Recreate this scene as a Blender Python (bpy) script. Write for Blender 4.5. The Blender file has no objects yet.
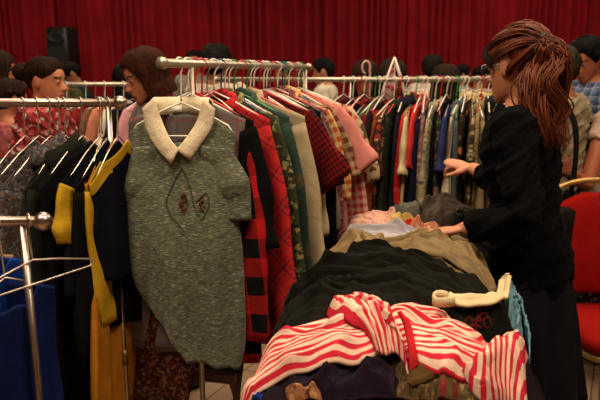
import bpy, math, random
import numpy as np
from mathutils import Vector, Matrix, Euler
C = bpy.context.scene.collection
PI = math.pi
R = math.radians
# ------------------------------------------------------------------ camera, world, lights, exposure
SC = bpy.context.scene
PITCH = 11.8
cam = bpy.data.cameras.new('camera'); cam_o = bpy.data.objects.new('camera', cam); C.objects.link(cam_o)
cam_o.location = (0, 0, 1.5); cam_o.rotation_euler = (R(90 - PITCH), 0, 0)
cam.lens = 36; cam.sensor_width = 36; cam.clip_start = .05; cam.clip_end = 60
cam.dof.use_dof = True; cam.dof.focus_distance = 1.75; cam.dof.aperture_fstop = 4.5
SC.camera = cam_o
w = bpy.data.worlds.new('world'); SC.world = w; w.use_nodes = True
w.node_tree.nodes['Background'].inputs[0].default_value = (1, .8, .6, 1)
w.node_tree.nodes['Background'].inputs[1].default_value = .05
def area(x, y, z, sx, sy, e, tx=0, ty=0, col=(1, .80, .56)):
    l = bpy.data.lights.new('hall_light', 'AREA'); l.shape = 'RECTANGLE'; l.size = sx; l.size_y = sy
    l.energy = e; l.color = col
    o = bpy.data.objects.new('hall_light', l); C.objects.link(o); o.location = (x, y, z); o.rotation_euler = (R(tx), R(ty), 0)
area(-1.2, .3, 4.1, 1.2, 1.2, 120)
area(1.4, .6, 4.1, 1.2, 1.2, 105)
area(-.4, 3.3, 4.1, 1.6, 1.2, 95)
area(2.2, 3.6, 4.1, 1.2, 1.2, 50)
area(-2.6, 6.3, 4.1, 1.6, 1.2, 56)
area(2.4, 6.3, 4.1, 1.6, 1.2, 56)
SC.view_settings.view_transform = 'Standard'; SC.view_settings.look = 'None'
SC.view_settings.exposure = 0.18; SC.view_settings.gamma = 1.0; SC.view_settings.use_curve_mapping = False

# ------------------------------------------------------------------ helpers
SP, CP = math.sin(R(PITCH)), math.cos(R(PITCH))
def at(px, py, Y):
    v = 200 - py
    d = 600 * CP + v * SP
    return Vector(((px - 300) / d * Y, Y, 1.5 + (-600 * SP + v * CP) / d * Y))
def srgb(h):
    if isinstance(h, str):
        h = h.lstrip('#'); c = [int(h[i:i + 2], 16) / 255 for i in (0, 2, 4)]
        return tuple(x / 12.92 if x <= .04045 else ((x + .055) / 1.055) ** 2.4 for x in c) + (1,)
    return tuple(h)
def ss(a, b, x):
    t = np.clip((x - a) / (b - a), 0, 1); return t * t * (3 - 2 * t)
def vnoise(x, y, seed=0):
    x = np.asarray(x, float); y = np.asarray(y, float)
    xi = np.floor(x).astype(np.int64); yi = np.floor(y).astype(np.int64)
    fx = x - xi; fy = y - yi; fx = fx * fx * (3 - 2 * fx); fy = fy * fy * (3 - 2 * fy)
    def h(a, b):
        n = (a * 374761393 + b * 668265263 + seed * 1442695041) & 0xffffffff
        n = ((n ^ (n >> 13)) * 1274126177) & 0xffffffff
        return ((n ^ (n >> 16)) & 0xffff) / 65535.0
    return (h(xi, yi) * (1 - fx) + h(xi + 1, yi) * fx) * (1 - fy) + (h(xi, yi + 1) * (1 - fx) + h(xi + 1, yi + 1) * fx) * fy

# ---- materials
MATS = {}
def nmat(key, rough=.85, spec=.2, sheen=.0, metal=0):
    m = bpy.data.materials.new(key); m.use_nodes = True
    nt = m.node_tree; b = nt.nodes['Principled BSDF']
    b.inputs['Roughness'].default_value = rough; b.inputs['Specular IOR Level'].default_value = spec
    b.inputs['Metallic'].default_value = metal
    if sheen: b.inputs['Sheen Weight'].default_value = sheen
    return m, nt, b
def node(nt, t, **k):
    n = nt.nodes.new(t)
    for a, v in k.items(): setattr(n, a, v)
    return n
def math_n(nt, op, a, b=None):
    n = node(nt, 'ShaderNodeMath', operation=op)
    for i, v in enumerate((a, b)):
        if v is None: continue
        if isinstance(v, (int, float)): n.inputs[i].default_value = v
        else: nt.links.new(v, n.inputs[i])
    return n.outputs[0]
def ramp(nt, fac, stops, const=True):
    r = node(nt, 'ShaderNodeValToRGB'); r.color_ramp.interpolation = 'CONSTANT' if const else 'LINEAR'
    e = r.color_ramp.elements
    while len(e) > 1: e.remove(e[-1])
    e[0].position = stops[0][0]; e[0].color = srgb(stops[0][1])
    for p, c in stops[1:]:
        k = e.new(p); k.color = srgb(c)
    nt.links.new(fac, r.inputs[0]); return r.outputs[0]
def mixc(nt, f, a, b, mode='MIX'):
    n = node(nt, 'ShaderNodeMix', data_type='RGBA', blend_type=mode)
    if isinstance(f, (int, float)): n.inputs[0].default_value = f
    else: nt.links.new(f, n.inputs[0])
    for i, v in ((6, a), (7, b)):
        if hasattr(v, 'links'): nt.links.new(v, n.inputs[i])
        else: n.inputs[i].default_value = srgb(v)
    return n.outputs[2]
def cloth_finish(nt, b, col, bump=.25, scale=900, wear=.25):
    tc = node(nt, 'ShaderNodeTexCoord'); nz = node(nt, 'ShaderNodeTexNoise'); nz.inputs['Scale'].default_value = 14
    nt.links.new(tc.outputs['Object'], nz.inputs['Vector'])
    v = ramp(nt, nz.outputs[0], [(.3, (1 - wear,) * 3 + (1,)), (.7, (1, 1, 1, 1))], False)
    nt.links.new(mixc(nt, 1.0, col, v, 'MULTIPLY'), b.inputs['Base Color'])
    n2 = node(nt, 'ShaderNodeTexNoise'); n2.inputs['Scale'].default_value = scale
    n3 = node(nt, 'ShaderNodeTexNoise'); n3.inputs['Scale'].default_value = 35; n3.inputs['Detail'].default_value = 3
    nt.links.new(tc.outputs['Object'], n2.inputs['Vector']); nt.links.new(tc.outputs['Object'], n3.inputs['Vector'])
    h = math_n(nt, 'ADD', math_n(nt, 'MULTIPLY', n2.outputs[0], .0006), math_n(nt, 'MULTIPLY', n3.outputs[0], .006))
    bp = node(nt, 'ShaderNodeBump'); bp.inputs['Strength'].default_value = bump * 2; bp.inputs['Distance'].default_value = 1
    nt.links.new(h, bp.inputs['Height']); nt.links.new(bp.outputs[0], b.inputs['Normal'])
def uvsep(nt, rot=0):
    u = node(nt, 'ShaderNodeUVMap'); u.uv_map = 'UVMap'; out = u.outputs[0]
    if rot:
        mp = node(nt, 'ShaderNodeMapping'); mp.inputs['Rotation'].default_value = (0, 0, R(rot)); nt.links.new(out, mp.inputs[0]); out = mp.outputs[0]
    s = node(nt, 'ShaderNodeSeparateXYZ'); nt.links.new(out, s.inputs[0])
    return out, s.outputs[0], s.outputs[1]
def plain(col, rough=.88, wear=.25, sheen=.0):
    k = ('plain', col, rough)
    if k not in MATS:
        m, nt, b = nmat('plain_cloth', rough, .06, sheen)
        rgb = node(nt, 'ShaderNodeRGB'); rgb.outputs[0].default_value = srgb(col)
        cloth_finish(nt, b, rgb.outputs[0], wear=wear); MATS[k] = m
    return MATS[k]
def plaid(stops, p, rot=0, stops2=None, p2=None):
    k = ('plaid', str(stops), p, rot, str(stops2))
    if k not in MATS:
        m, nt, b = nmat('plaid_cloth', .9, .12)
        _, u, v = uvsep(nt, rot)
        a = ramp(nt, math_n(nt, 'FRACT', math_n(nt, 'DIVIDE', u, p)), stops)
        c = ramp(nt, math_n(nt, 'FRACT', math_n(nt, 'DIVIDE', v, p2 or p)), stops2 or stops)
        cloth_finish(nt, b, mixc(nt, .5, a, c)); MATS[k] = m
    return MATS[k]
def stripes(stops, p, axis=0, rot=0):
    k = ('stripe', str(stops), p, axis, rot)
    if k not in MATS:
        m, nt, b = nmat('striped_cloth', .88, .12)
        o, u, v = uvsep(nt, rot)
        nz = node(nt, 'ShaderNodeTexNoise'); nz.inputs['Scale'].default_value = 60; nt.links.new(o, nz.inputs['Vector'])
        q = math_n(nt, 'ADD', math_n(nt, 'DIVIDE', (u, v)[axis], p), math_n(nt, 'MULTIPLY', nz.outputs[0], .12))
        cloth_finish(nt, b, ramp(nt, math_n(nt, 'FRACT', q), stops), wear=.12); MATS[k] = m
    return MATS[k]
def floral(base, cols, scale=40, size=.45, leaf=None):
    k = ('floral', base, str(cols), scale, size)
    if k not in MATS:
        m, nt, b = nmat('floral_cloth', .85, .15)
        o, u, v = uvsep(nt)
        nz = node(nt, 'ShaderNodeTexNoise'); nz.inputs['Scale'].default_value = scale * 1.6; nt.links.new(o, nz.inputs['Vector'])
        wv = mixc(nt, .02, o, nz.outputs[1], 'ADD')
        vo = node(nt, 'ShaderNodeTexVoronoi'); vo.inputs['Scale'].default_value = scale; nt.links.new(wv, vo.inputs['Vector'])
        sp = node(nt, 'ShaderNodeSeparateXYZ'); nt.links.new(vo.outputs['Color'], sp.inputs[0])
        n = len(cols)
        fc = ramp(nt, sp.outputs[0], [(i / n, c) for i, c in enumerate(cols)])
        f = math_n(nt, 'LESS_THAN', vo.outputs['Distance'], size)
        cloth_finish(nt, b, mixc(nt, f, base, fc)); MATS[k] = m
    return MATS[k]
def heather(base, fleck, dark, sx=60, sy=420):
    k = ('heather', base, fleck)
    if k not in MATS:
        m, nt, b = nmat('knit_cloth', .95, .1, .15)
        o, u, v = uvsep(nt)
        mp = node(nt, 'ShaderNodeMapping'); mp.inputs['Scale'].default_value = (sx, sy, 1); nt.links.new(o, mp.inputs[0])
        nz = node(nt, 'ShaderNodeTexNoise'); nz.inputs['Scale'].default_value = 1; nz.inputs['Detail'].default_value = 2; nt.links.new(mp.outputs[0], nz.inputs['Vector'])
        a = ramp(nt, nz.outputs[0], [(.30, dark), (.42, base), (.56, base), (.68, fleck)], False)
        cloth_finish(nt, b, a, .5, 500, .12); MATS[k] = m
    return MATS[k]
def solid(key, col, rough=.5, metal=0, spec=.5):
    k = ('solid', key)
    if k not in MATS:
        m, nt, b = nmat(key, rough, spec, 0, metal)
        tc = node(nt, 'ShaderNodeTexCoord'); nz = node(nt, 'ShaderNodeTexNoise'); nz.inputs['Scale'].default_value = 25
        nt.links.new(tc.outputs['Object'], nz.inputs['Vector'])
        v = ramp(nt, nz.outputs[0], [(.3, (.82,) * 3 + (1,)), (.7, (1, 1, 1, 1))], False)
        nt.links.new(mixc(nt, 1.0, col, v, 'MULTIPLY'), b.inputs['Base Color']); MATS[k] = m
    return MATS[k]
def hair_mat(dark, light, gloss=False):
    k = ('hair', dark, light)
    if k not in MATS:
        m, nt, b = nmat('hair', *((.5, .25) if gloss else (.75, .06)))
        o, u, v = uvsep(nt)
        mp = node(nt, 'ShaderNodeMapping'); mp.inputs['Scale'].default_value = (240, 9, 1); nt.links.new(o, mp.inputs[0])
        nz = node(nt, 'ShaderNodeTexNoise'); nz.inputs['Scale'].default_value = 1; nz.inputs['Detail'].default_value = 3; nt.links.new(mp.outputs[0], nz.inputs['Vector'])
        nt.links.new(ramp(nt, nz.outputs[0], [(.35, dark), (.68, light)], False), b.inputs['Base Color'])
        bp = node(nt, 'ShaderNodeBump'); bp.inputs['Strength'].default_value = .5; bp.inputs['Distance'].default_value = .004
        nt.links.new(nz.outputs[0], bp.inputs['Height']); nt.links.new(bp.outputs[0], b.inputs['Normal']); MATS[k] = m
    return MATS[k]
def skin_mat(col):
    k = ('skin', col)
    if k not in MATS:
        m, nt, b = nmat('skin', .5, .35)
        tc = node(nt, 'ShaderNodeTexCoord'); nz = node(nt, 'ShaderNodeTexNoise'); nz.inputs['Scale'].default_value = 18
        nt.links.new(tc.outputs['Object'], nz.inputs['Vector'])
        v = ramp(nt, nz.outputs[0], [(.3, (.88, .80, .78, 1)), (.7, (1, 1, 1, 1))], False)
        nt.links.new(mixc(nt, 1.0, col, v, 'MULTIPLY'), b.inputs['Base Color'])
        b.inputs['Subsurface Weight'].default_value = .08; b.inputs['Subsurface Radius'].default_value = (.01, .004, .002)
        MATS[k] = m
    return MATS[k]

# ---- objects
def mk(name, verts, faces, m, parent=None, uvs=None, smooth=True, solidify=0):
    me = bpy.data.meshes.new(name)
    me.from_pydata([tuple(map(float, v)) for v in verts], [], faces)
    if uvs is not None:
        l = me.uv_layers.new(name='UVMap'); idx = np.empty(len(me.loops), np.int32); me.loops.foreach_get('vertex_index', idx)
        l.data.foreach_set('uv', np.asarray(uvs, np.float32)[idx].ravel())
    if smooth: me.polygons.foreach_set('use_smooth', [True] * len(me.polygons))
    for x in (m if isinstance(m, (list, tuple)) else [m]): me.materials.append(x)
    me.update()
    o = bpy.data.objects.new(name, me); C.objects.link(o)
    if parent: o.parent = parent
    if solidify:
        s = o.modifiers.new('thickness', 'SOLIDIFY'); s.thickness = solidify; s.offset = 0
    return o
def tag(o, label, cat, group=None, kind=None):
    o['label'] = label; o['category'] = cat
    if group: o['group'] = group
    if kind: o['kind'] = kind
    return o
def thing(name, label, cat, loc, rz=0, group=None):
    o = bpy.data.objects.new(name, None); o.empty_display_size = .1; C.objects.link(o)
    o.location = loc; o.rotation_euler = (0, 0, rz)
    return tag(o, label, cat, group)
def struct(o):
    o['kind'] = 'structure'; return o
def grid_faces(M, N, wrap=False, off=0):
    f = []
    for i in range(M - 1):
        for j in range(N if wrap else N - 1):
            k = (j + 1) % N
            f.append((off + i * N + j, off + i * N + k, off + (i + 1) * N + k, off + (i + 1) * N + j))
    return f
class G:
    """collects geometry for one mesh"""
    def __init__(s): s.v = []; s.f = []; s.uv = []
    def add(s, v, f, uv=None):
        o = len(s.v); s.v += [tuple(p) for p in v]; s.f += [tuple(i + o for i in q) for q in f]
        s.uv += list(uv) if uv is not None else [(0, 0)] * len(v); return s
    def box(s, x0, y0, z0, x1, y1, z1):
        v = [(x, y, z) for z in (z0, z1) for y in (y0, y1) for x in (x0, x1)]
        return s.add(v, [(0, 2, 3, 1), (4, 5, 7, 6), (0, 1, 5, 4), (2, 6, 7, 3), (0, 4, 6, 2), (1, 3, 7, 5)], [(p[0] + p[1], p[2] + p[1]) for p in v])
    def tube(s, pts, r, n=8, cap=True, flat=None, closed=False, round_cap=False):
        """sweep; r scalar/list; flat=(ratio, normal) squeezes along normal"""
        P = [Vector(p) for p in pts]; K = len(P)
        rr = [r] * K if isinstance(r, (int, float)) else list(r)
        if round_cap:
            d0 = (P[0] - P[1]).normalized(); d1 = (P[-1] - P[-2]).normalized()
            A, ra, B, rb = [], [], [], []
            for a in (80, 55, 28):
                A.append(P[0] + d0 * rr[0] * math.sin(R(a))); ra.append(rr[0] * math.cos(R(a)))
                B.insert(0, P[-1] + d1 * rr[-1] * math.sin(R(a))); rb.insert(0, rr[-1] * math.cos(R(a)))
            P = A + P + B; rr = ra + rr + rb; K = len(P)
        T = []
        for i in range(K):
            a = P[(i - 1) % K] if (closed or i > 0) else P[i]; b = P[(i + 1) % K] if (closed or i < K - 1) else P[i]
            d = b - a; T.append(d.normalized() if d.length > 1e-9 else Vector((0, 0, 1)))
        if flat: u = Vector(flat[1])
        else: u = Vector((0, 0, 1)) if abs(T[0].z) < .9 else Vector((1, 0, 0))
        v = []; L = 0; uv = []
        for i in range(K):
            u = u - T[i] * u.dot(T[i])
            if u.length < 1e-6: u = T[i].orthogonal()
            u.normalize(); w = T[i].cross(u)
            if i: L += (P[i] - P[i - 1]).length
            for k in range(n):
                a = 2 * PI * k / n; cu = math.cos(a) * (flat[0] if flat else 1)
                v.append(P[i] + (u * cu + w * math.sin(a)) * rr[i]); uv.append((k / n * 2 * PI * max(rr[i], .002), L))
        f = grid_faces(K, n, True)
        if closed:
            for k in range(n): f.append(((K - 1) * n + k, (K - 1) * n + (k + 1) % n, (k + 1) % n, k))
        elif cap:
            f.append(tuple(range(n - 1, -1, -1))); f.append(tuple((K - 1) * n + k for k in range(n)))
        return s.add(v, f, uv)
    def loft(s, rings, n=24, cap=True, e=2.0):
        """rings: (cx,cy,cz,rx,ry)"""
        v = []; uv = []
        for cx, cy, cz, rx, ry in rings:
            for k in range(n):
                a = 2 * PI * k / n; c, q = math.cos(a), math.sin(a)
                x = math.copysign(abs(c) ** (2 / e), c) * rx; y = math.copysign(abs(q) ** (2 / e), q) * ry
                v.append((cx + x, cy + y, cz)); uv.append((a * .15, cz))
        K = len(rings); f = grid_faces(K, n, True)
        if cap: f.append(tuple(range(n - 1, -1, -1))); f.append(tuple((K - 1) * n + k for k in range(n)))
        return s.add(v, f, uv)
    def ball(s, c, r, n=12, m=8):
        c = Vector(c); rx, ry, rz = (r,) * 3 if isinstance(r, (int, float)) else r
        rings = [(c.x, c.y, c.z + rz * math.sin(a), rx * math.cos(a), ry * math.cos(a)) for a in np.linspace(-PI / 2 + .08, PI / 2 - .08, m)]
        return s.loft(rings, n)
    def mk(s, name, m, parent=None, smooth=True, solidify=0): return mk(name, s.v, s.f, m, parent, s.uv, smooth, solidify)
def spline(pts, n):
    P = [np.array(p, float) for p in pts]; K = len(P); out = []
    for t in np.linspace(0, K - 1, n):
        i = min(int(t), K - 2); f = t - i
        p0 = P[max(i - 1, 0)] if i > 0 else 2 * P[0] - P[1]; p3 = P[i + 2] if i + 2 < K else 2 * P[-1] - P[-2]
        p1, p2 = P[i], P[i + 1]
        out.append(.5 * (2 * p1 + (p2 - p0) * f + (2 * p0 - 5 * p1 + 4 * p2 - p3) * f * f + (3 * p1 - p0 - 3 * p2 + p3) * f ** 3))
    return out
CHROME = solid('chrome_tube', '#b3a095', .3, 1)
CHROME_W = solid('pale_steel_tube', '#b3a898', .4, .75)
BRASS = solid('brass_joint', '#7d6338', .4, .8)
PLW = solid('white_hanger_plastic', '#e6ddd0', .4); PLR = solid('red_hanger_plastic', '#c4201f', .4)
PLG = solid('green_hanger_plastic', '#2f8a3c', .4); PLB = solid('blue_hanger_plastic', '#26407e', .4)
WIRE = solid('hanger_wire', '#cdbfb0', .3, .85)
BLACK = solid('black_plastic', '#121214', .5)

# ------------------------------------------------------------------ the hall
def tile_mat():
    m, nt, b = nmat('floor_tile', .35, .4)
    tc = node(nt, 'ShaderNodeTexCoord'); mp = node(nt, 'ShaderNodeMapping'); mp.inputs['Rotation'].default_value = (0, 0, R(28)); nt.links.new(tc.outputs['Object'], mp.inputs[0])
    br = node(nt, 'ShaderNodeTexBrick'); br.offset = 0; br.inputs['Scale'].default_value = 1
    for i, v in (('Brick Width', .4), ('Row Height', .4), ('Mortar Size', .004)): br.inputs[i].default_value = v
    br.inputs['Color1'].default_value = srgb('#a58a70'); br.inputs['Color2'].default_value = srgb('#9b8068'); br.inputs['Mortar'].default_value = srgb('#5a4636')
    nt.links.new(mp.outputs[0], br.inputs['Vector']); nt.links.new(br.outputs[0], b.inputs['Base Color']); return m
WALL = solid('painted_wall', '#6f5648', .9)
def slab(name, m, *b): return struct(G().box(*b).mk(name, m, smooth=False))
slab('floor', tile_mat(), -6, -3, -.1, 6, 10, 0)
slab('ceiling', solid('ceiling_paint', '#a89c8c', .9), -6, -3, 4.5, 6, 10, 4.6)
slab('wall_left', WALL, -6.1, -3, 0, -6, 10, 4.5); slab('wall_right', WALL, 6, -3, 0, 6.1, 10, 4.5)
slab('wall_back', WALL, -6.1, 10, 0, 6.1, 10.1, 4.5); slab('wall_front', WALL, -6.1, -3.1, 0, 6.1, -3, 4.5)
VELVET, _nt, _b = nmat('red_velvet', .8, .15, .3)
_tc = node(_nt, 'ShaderNodeTexCoord'); _nz = node(_nt, 'ShaderNodeTexNoise'); _nz.inputs['Scale'].default_value = 3
_nt.links.new(_tc.outputs['Object'], _nz.inputs['Vector'])
_nt.links.new(ramp(_nt, _nz.outputs[0], [(.3, '#780a18'), (.7, '#8c0f1e')], False), _b.inputs['Base Color'])
_b.inputs['Sheen Tint'].default_value = (.8, .1, .12, 1)
def curtain(label, x0, x1, Y, seed):
    n = int((x1 - x0) / .012); xs = np.linspace(x0, x1, n); zs = np.linspace(.02, 4.3, 26); v = []; uv = []
    ph = xs / .165 * 2 * PI + 2.6 * (vnoise(xs * 2.2, xs * 0, seed) - .5) * 2 * PI
    for z in zs:
        q = ph + .5 * math.sin(z * .9 + seed)
        am = .045 + .04 * vnoise(xs * 3.1, xs * 0 + z * .25, seed + 5)
        ys = Y + am * (np.sin(q) + .28 * np.sin(2 * q + 1.1 + z * .3)) + .02 * vnoise(xs * 20, xs * 0 + z * .7, seed + 9)
        for x, y in zip(xs, ys): v.append((x, y, z)); uv.append((x, z))
    o = mk('stage_curtain', v, grid_faces(len(zs), n), VELVET, None, uv, solidify=.006)
    return tag(o, label, 'curtain', 'red stage curtain panels')
curtain('red pleated curtain panel left of the black loudspeaker', -6, -3.56, 9.0, 3)
curtain('narrow red curtain panel set back behind the black loudspeaker', -3.7, -3.1, 9.35, 7)
curtain('long red curtain panel between the loudspeaker and the man in white shirt', -3.2, .26, 9.0, 11)
curtain('red pleated curtain panel behind the peaked frame above the far rail', .24, 1.56, 9.02, 17)
curtain('red pleated curtain panel behind the woman with the auburn ponytail', 1.56, 6, 8.98, 23)
def loudspeaker(x, y, z):
    t = thing('loudspeaker', 'black loudspeaker on a stand in front of the red curtain', 'speaker', (x, y, z), R(-12))
    G().loft([(0, 0, 0, .145, .13), (0, 0, .02, .16, .165), (0, 0, .60, .16, .165), (0, 0, .62, .145, .13)], 32, e=7).mk('cabinet', BLACK, t)
    G().box(-.135, -.180, .05, .135, -.166, .36).mk('grille', solid('grille_mesh', '#1d1d20', .7), t, False)
    g = G(); g.loft([(0, 0, 0, .13, .06), (0, 0, .012, .13, .06), (0, 0, .011, .10, .045), (0, 0, -.03, .04, .03)], 24, e=3)
    g.v = [(a, -.166 - c, .48 + b) for a, b, c in g.v]; g.mk('horn', solid('horn_plastic', '#2c2c30', .45), t)
    s = thing('speaker_stand', 'black tripod stand under the loudspeaker by the curtain', 'stand', (x, y, 0))
    G().tube([(0, 0, .25), (0, 0, z - .003)], .02, 10).mk('pole', BLACK, s)
    for k in range(3):
        a = k * 2 * PI / 3 + .4
        G().tube([(0, 0, .62), (.45 * math.cos(a), .45 * math.sin(a), .012)], .012, 8).mk('leg', BLACK, s)
loudspeaker(at(65.5, 72, 8.5).x, 8.5, at(62, 74, 8.5).z)

# ------------------------------------------------------------------ racks
def rack(label, p0, p1, z, m, posts=(.08, .92), ball=False, rr=.0125, bar=.25, sleeve=None):
    p0 = Vector((p0[0], p0[1], 0)); p1 = Vector((p1[0], p1[1], 0)); d = (p1 - p0); L = d.length; a = math.atan2(d.y, d.x)
    t = thing('clothes_rack', label, 'clothes rack', p0, a, 'clothes racks')
    G().tube([(0, 0, z), (L, 0, z)], rr, 14).mk('rail', m, t)
    for e in (0, L):
        s = 1 if e else -1
        if ball: G().ball((e + s * .012, 0, z), .021, 16, 12).mk('finial', CHROME, t)
        else: G().tube([(e - s * .004, 0, z), (e + s * .012, 0, z)], rr * 1.35, 14).mk('end_cap', m, t)
    for q in posts:
        x = q * L
        p = G().tube([(x, 0, .06), (x, 0, z - rr * .8)], rr * .72, 12).mk('post', m, t)
        G().tube([(x, 0, .58), (x, 0, .63)], rr * 1.0, 12).mk('height_sleeve', BRASS, p)
        f = G().tube([(x, -.24, .065), (x, .24, .065)], rr, 10).mk('foot', m, t)
        for s in (-1, 1):
            g = G(); g.tube([(x - .01, s * .22, .026), (x + .01, s * .22, .026)], .026, 14); g.mk('caster', BLACK, f)
    G().tube([(posts[0] * L, 0, bar), (posts[1] * L, 0, bar)], rr * .8, 10).mk('lower_bar', m, t)
    return t, p0, d.normalized(), z + rr
RA = rack('low chrome rail in the left front corner with a ball finial', (-1.68, 1.3), (-.585, 1.3), 1.18, CHROME, (.05, .968), True, .012)
RB = rack('chrome clothes rail on the left carrying the black and yellow garments', (-1.9, 1.8), (-.545, 1.8), 1.418, CHROME, (.05, .982), True)
RC = rack('central pale steel rack running into the depth behind the grey-green sweater', (-.385, 1.73), (.035, 2.72), 1.532, CHROME_W, (.13, .97), False)
RD = rack('far white rail crossing the picture behind the pile of clothes', (-.45, 3.3), (1.3, 3.3), 1.474, CHROME_W, (.06, .97), False)
RE = rack('white rail in the left background behind the woman with a bun', (-1.95, 3.7), (-.85, 3.7), 1.443, CHROME_W, (.05, .95), False)
RF = rack('rearmost rail of bright prints seen through the hooks of the far rail', (.3, 4.3), (1.75, 4.3), 1.46, CHROME_W, (.04, .96), False)

# ------------------------------------------------------------------ hangers and garments
def hook_pts(r=.0165, top=.0, neck=.085):
    # hook circle centred so that its inside rests on the rail top
    c = Vector((0, 0, top - r + .003)); P = []
    for a in range(200, -95, -20): P.append((0 * 1 + c.x + r * math.cos(R(a)) * 0, r * math.cos(R(a)), c.z + r * math.sin(R(a))))
    P.append((0, 0, c.z - r - .012)); P.append((0, 0, c.z - r - neck * .45))
    return P
def hanger(label, loc, ang, mat, kind='plastic', W=.19, slope=.062, group='hangers', dz=.095, railr=.0125):
    """local x across the shoulders; loc = rail-top contact point"""
    t = thing('clothes_hanger', label, 'hanger', (loc[0], loc[1], loc[2]), ang, group)
    r = .0022 if kind == 'wire' else .0029
    hr = railr + r + .0015
    P = []
    for a in range(205, -80, -19): P.append((hr * math.cos(R(a)) * .45, hr * math.cos(R(a)), -railr + hr * math.sin(R(a))))
    P += [(0, .004, -railr - hr - .012), (0, 0, -dz + .015), (0, 0, -dz)]
    G().tube(P, r, 7).mk('hook', mat, t)
    zt = -dz - .004
    Q = []
    pts = [(0, 0, zt), (-W * .4, 0, zt - slope * .35), (-W * .93, 0, zt - slope * .95), (-W, 0, zt - slope * 1.15), (-W * .95, 0, zt - slope * 1.4),
           (-W * .8, 0, zt - slope * 1.42), (W * .8, 0, zt - slope * 1.42), (W * .95, 0, zt - slope * 1.4), (W, 0, zt - slope * 1.15), (W * .93, 0, zt - slope * .95), (W * .4, 0, zt - slope * .35)]
    G().tube(pts, r, 7, closed=True).mk('frame', mat, t)
    return t
def shirt(name, label, cat, loc, ang, mat, W=.19, L=.62, wb=None, T=.022, neck=.075, drop=.06, sleeve=None, collar=None, amp=.012,
          seed=1, res=1.0, group=None, slope=.062, dz=.1, sl_mat=None, collar_mat=None, split=None, extra=None, button=None, tilt=0, skew=0):
    rs = np.random.RandomState(seed); wb = wb or W * 1.08
    N = int(56 * res) // 2 * 2; M = int(30 * res)
    zh = -dz - L
    t = thing(name, label, cat, (loc[0], loc[1], loc[2] + zh), ang, group)
    th = np.arange(N) * 2 * PI / N; c = np.cos(th); s = np.sin(th)
    cx = np.sign(c) * np.abs(c) ** .75; sy = np.sign(s) * np.abs(s) ** .7
    k1, k2, p1, p2, p3 = rs.uniform(2.5, 4), rs.uniform(5, 8), rs.uniform(0, 6), rs.uniform(0, 6), rs.uniform(0, 6)
    def ztop(x, front):
        z = -dz - slope * np.abs(x) / W
        inn = np.clip(1 - (x / neck) ** 2, 0, 1)
        return z - np.where(front, drop, .012) * inn ** .7
    V = []; UV = []
    vs = np.linspace(0, 1, M) ** 1.25
    xs0 = W * cx
    zt = ztop(xs0, s < 0)
    for v in vs:
        e = ss(.12, .9, v)
        wv = W * (1 - .10 * ss(.03, .25, v) + .05 * ss(.25, .5, v)) * (1 - e) + wb * e
        ttop = .010 + .022 * np.clip(1 - (xs0 / neck) ** 2, 0, 1)
        tv = ttop + (T - ttop) * ss(0, .3, v)
        x = wv * cx
        fold = amp * ss(.05, .9, v) * (np.sin(k1 * cx * 1.6 + p1 + v * .8) + .55 * np.sin(k2 * cx * 1.5 + p2 - v * 1.3) + .8 * (vnoise(cx * 4 + 9, cx * 0 + v * 3, seed) - .5))
        y = tv * sy + fold
        x = x * (1 + .02 * np.sin(v * 7 + p3) * v) + skew * v ** 1.2
        z = zt + (zh + .012 * np.sin(cx * 3 + p2) * 1.0 - zt) * v
        y = y + tilt * v
        for a, b, cc in zip(x, y, z): V.append((a, b, cc - zh)); UV.append((a, cc))
    F = grid_faces(M, N, True)
    bo = mk('body', V, F, mat, t, UV, solidify=.002)
    if split:  # contrasting panel material given by a test on the face centre
        bo.data.materials.append(split[0])
        for p in bo.data.polygons:
            if split[1](p.center.x, p.center.y, p.center.z + zh): p.material_index = 1
    sm = sl_mat or mat
    if sleeve:
        kind = sleeve if isinstance(sleeve, str) else sleeve[0]
        SL, r0, r1, a0, a1, Ts = {'short': (.21, .088, .078, 42, 22, .024), 'long': (.54, .080, .048, 24, 5, .024), 'cap': (.12, .085, .08, 45, 30, .02), 'three': (.38, .082, .06, 30, 9, .024)}[kind]
        if not isinstance(sleeve, str): SL, a0, a1 = sleeve[1:4]
        n = int(24 * max(res, .7)) // 2 * 2; K = int(18 * max(res, .7))
        for sd in (-1, 1):
            g = []; uv = []; p = np.array([sd * (W - .075), -dz - slope * .8 - .062]); j = rs.uniform(-5, 6); jy = rs.uniform(-.012, .012)
            for i in range(K):
                q = i / (K - 1); a = R(a0 + (a1 - a0) * ss(0, .55, q) + j * q); d = np.array([sd * math.sin(a), -math.cos(a)])
                if i: p = p + d * (SL + .06) / (K - 1)
                r = r0 + (r1 - r0) * q; per = np.array([-d[1] * sd, d[0] * sd])
                wob = 1 + .10 * math.sin(q * 11 + j) * q
                for k in range(n):
                    b = 2 * PI * k / n; cb, sb = math.cos(b), math.sin(b)
                    rx = r * wob * math.copysign(abs(cb) ** .8, cb)
                    yy = (Ts * (.55 + .45 * q)) * math.copysign(abs(sb) ** .75, sb) + jy * q + .006 * math.sin(b * 2 + q * 9 + j) * q
                    pt = p + per * rx
                    g.append((pt[0], yy + tilt * q * .3, pt[1] - zh)); uv.append((rx + .5, q * SL))
            mk('sleeve', g, grid_faces(K, n, True), sm, t, uv, solidify=.002)
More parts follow.
